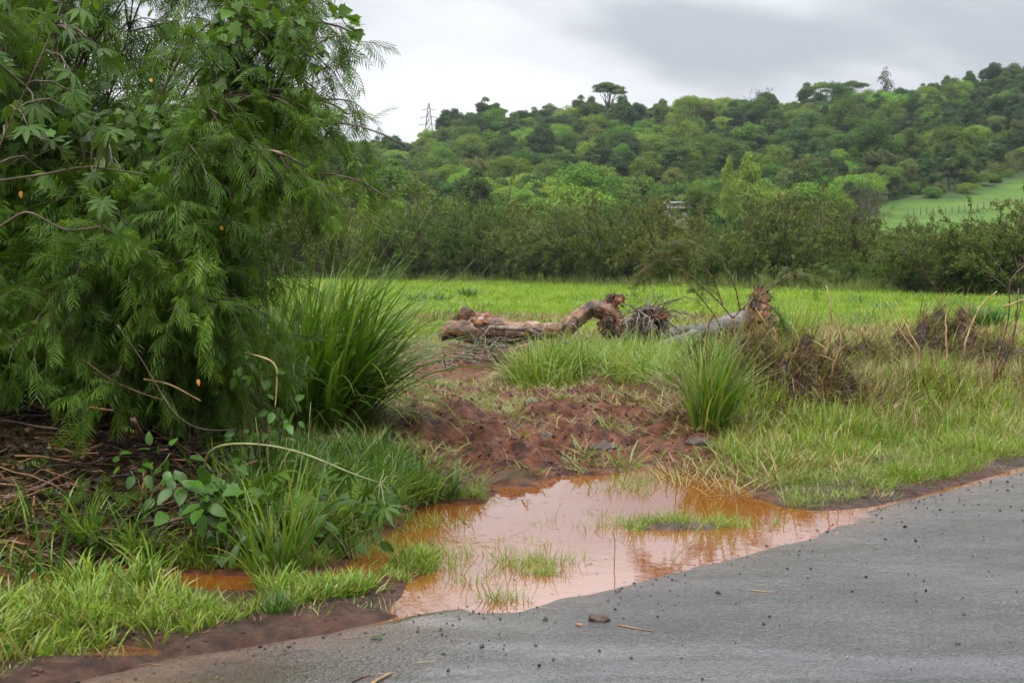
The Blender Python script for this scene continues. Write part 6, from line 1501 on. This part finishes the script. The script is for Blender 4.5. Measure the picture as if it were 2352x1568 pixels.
def gravel():
    uv = np.array([(0, 0, 1), (1, 0, 0.1), (0.2, 1, 0), (-0.9, 0.3, 0.1), (-0.3, -0.9, 0), (0.6, -0.7, 0.2), (0, 0, -0.6)], float) * 0.5
    tf = np.array([(0, 1, 2), (0, 2, 3), (0, 3, 4), (0, 4, 5), (0, 5, 1), (6, 2, 1), (6, 3, 2), (6, 4, 3), (6, 5, 4), (6, 1, 5)])
    s_ = rng.integers(15, 610, 4200); t_ = np.abs(rng.exponential(0.38, 4200)) + 0.03
    x = rs[s_, 0] + off[0] * t_; y = rs[s_, 1] + off[1] * t_
    x2 = rng.uniform(-2.0, 4.2, 500); y2 = rng.uniform(4.6, 10, 500); x = np.concatenate([x, x2]); y = np.concatenate([y, y2])
    z, t = road_pt(x, y); ok = (t > 0.05) & (z > WATER_Z - 0.012); x, y, z = x[ok], y[ok], z[ok]; n = len(x)
    M_ = frames(nrm(rng.normal(size=(n, 3)))) * (np.minimum(rng.lognormal(-0.5, 0.65, n), 3.0) * 0.010)[:, None, None]
    V, f = place(uv, [tf], M_, np.stack([x, y, z + 0.002], 1))
    tag(MB().add(V, f).build('gravel', rough_mat('dark_gravel', [(0.3, (0.012, 0.011, 0.011)), (0.7, (0.045, 0.04, 0.038))], 40, 2, 0.5, 0, island=0.5), smooth=False), 'dark gravel crumbs scattered along the road edge', kind='stuff')
    # straws, leaf scraps on the road
    s_ = rng.integers(45, 570, 420); t_ = np.abs(rng.exponential(0.45, 420)) + 0.03
    x = rs[s_, 0] + off[0] * t_; y = rs[s_, 1] + off[1] * t_; z, t = road_pt(x, y)
    V, f = blades(np.stack([x, y, z + 0.004], 1), rng.uniform(0.03, 0.12, 420), rng.uniform(0.003, 0.008, 420), rng.normal(0.5, 0.9, 420), rng.uniform(1.50, 1.56, 420), rng.uniform(-0.05, 0.05, 420), 3)
    tag(MB().add(V, f).build('straw_scraps', GC['dry']), 'scraps of straw and bark washed onto the asphalt', kind='stuff')
gravel()
# a few larger pieces lying on the asphalt, each its own
for X, Y, X2, Y2, r, m, lb in ((855, 1568, 900, 1545, 0.007, TANSTICK, 'pale split stick lying on the asphalt at the bottom edge'), (810, 1562, 850, 1545, 0.004, WETSTICK, 'dark twig beside the pale split stick on the asphalt'), (1420, 1432, 1500, 1448, 0.003, TANSTICK, 'thin straw lying right of the dark clod on the asphalt'), (1720, 1352, 1780, 1358, 0.003, TANSTICK, 'thin straw lying on the asphalt near the puddle')):
    a, b = g(X, Y), g(X2, Y2); P = np.linspace(a, b, 8); z = road_pt(P[:, 0], P[:, 1])[0] + r
    P = np.column_stack([P, z]); P[1:-1, :2] += rng.normal(0, 0.003, (6, 2))
    tag(MB().add(*tubes(P, np.linspace(r, r * 0.6, 8), 6)).build('road_stick', m), lb, 'stick')
for X, Y, lb in ((880, 1465, 'flat green leaf on the asphalt near the road edge'), (730, 1432, 'orange bark flake on the mud at the road edge')):
    p = g(X, Y); z = float(road_pt(p[0], p[1])[0][0]); me = MB().add(OVATE[0], OVATE[1]).mesh('road_leaf', [GLOSSY if 'green' in lb else YELLOW]); o = link(bpy.data.objects.new('fallen_leaf', me))
    o.location = (p[0], p[1], z + 0.012); o.scale = (0.07,) * 3; o.rotation_euler = (0.1, 0.05, 1.2); tag(o, lb, 'leaf')

# ------------------------------------------------------------------ damp air
def haze():
    m = bpy.data.materials.new('damp_air'); m.use_nodes = True; nt = m.node_tree; nt.nodes.clear()
    out = nt.nodes.new('ShaderNodeOutputMaterial'); v = nt.nodes.new('ShaderNodeVolumePrincipled')
    v.inputs['Color'].default_value = (0.86, 0.92, 1.0, 1); v.inputs['Density'].default_value = 0.00012; v.inputs['Anisotropy'].default_value = 0.2
    nt.links.new(v.outputs[0], out.inputs['Volume'])
    V = np.array([(a, b, c) for a in (-640, 640) for b in (-90, 770) for c in (-3, 112)], float)
    q = np.array([(0, 1, 3, 2), (4, 6, 7, 5), (0, 4, 5, 1), (2, 3, 7, 6), (0, 2, 6, 4), (1, 5, 7, 3)])
    tag(link(bpy.data.objects.new('haze', make_mesh('haze', V, [(q, 0)], [m], False))), 'thin damp haze in the air over the valley', kind='stuff')
haze()
print('TRIS', sum(len(o.data.loops) - 2 * len(o.data.polygons) for o in SC.objects if o.type == 'MESH'), 'unique', sum(len(m.loops) - 2 * len(m.polygons) for m in bpy.data.meshes))
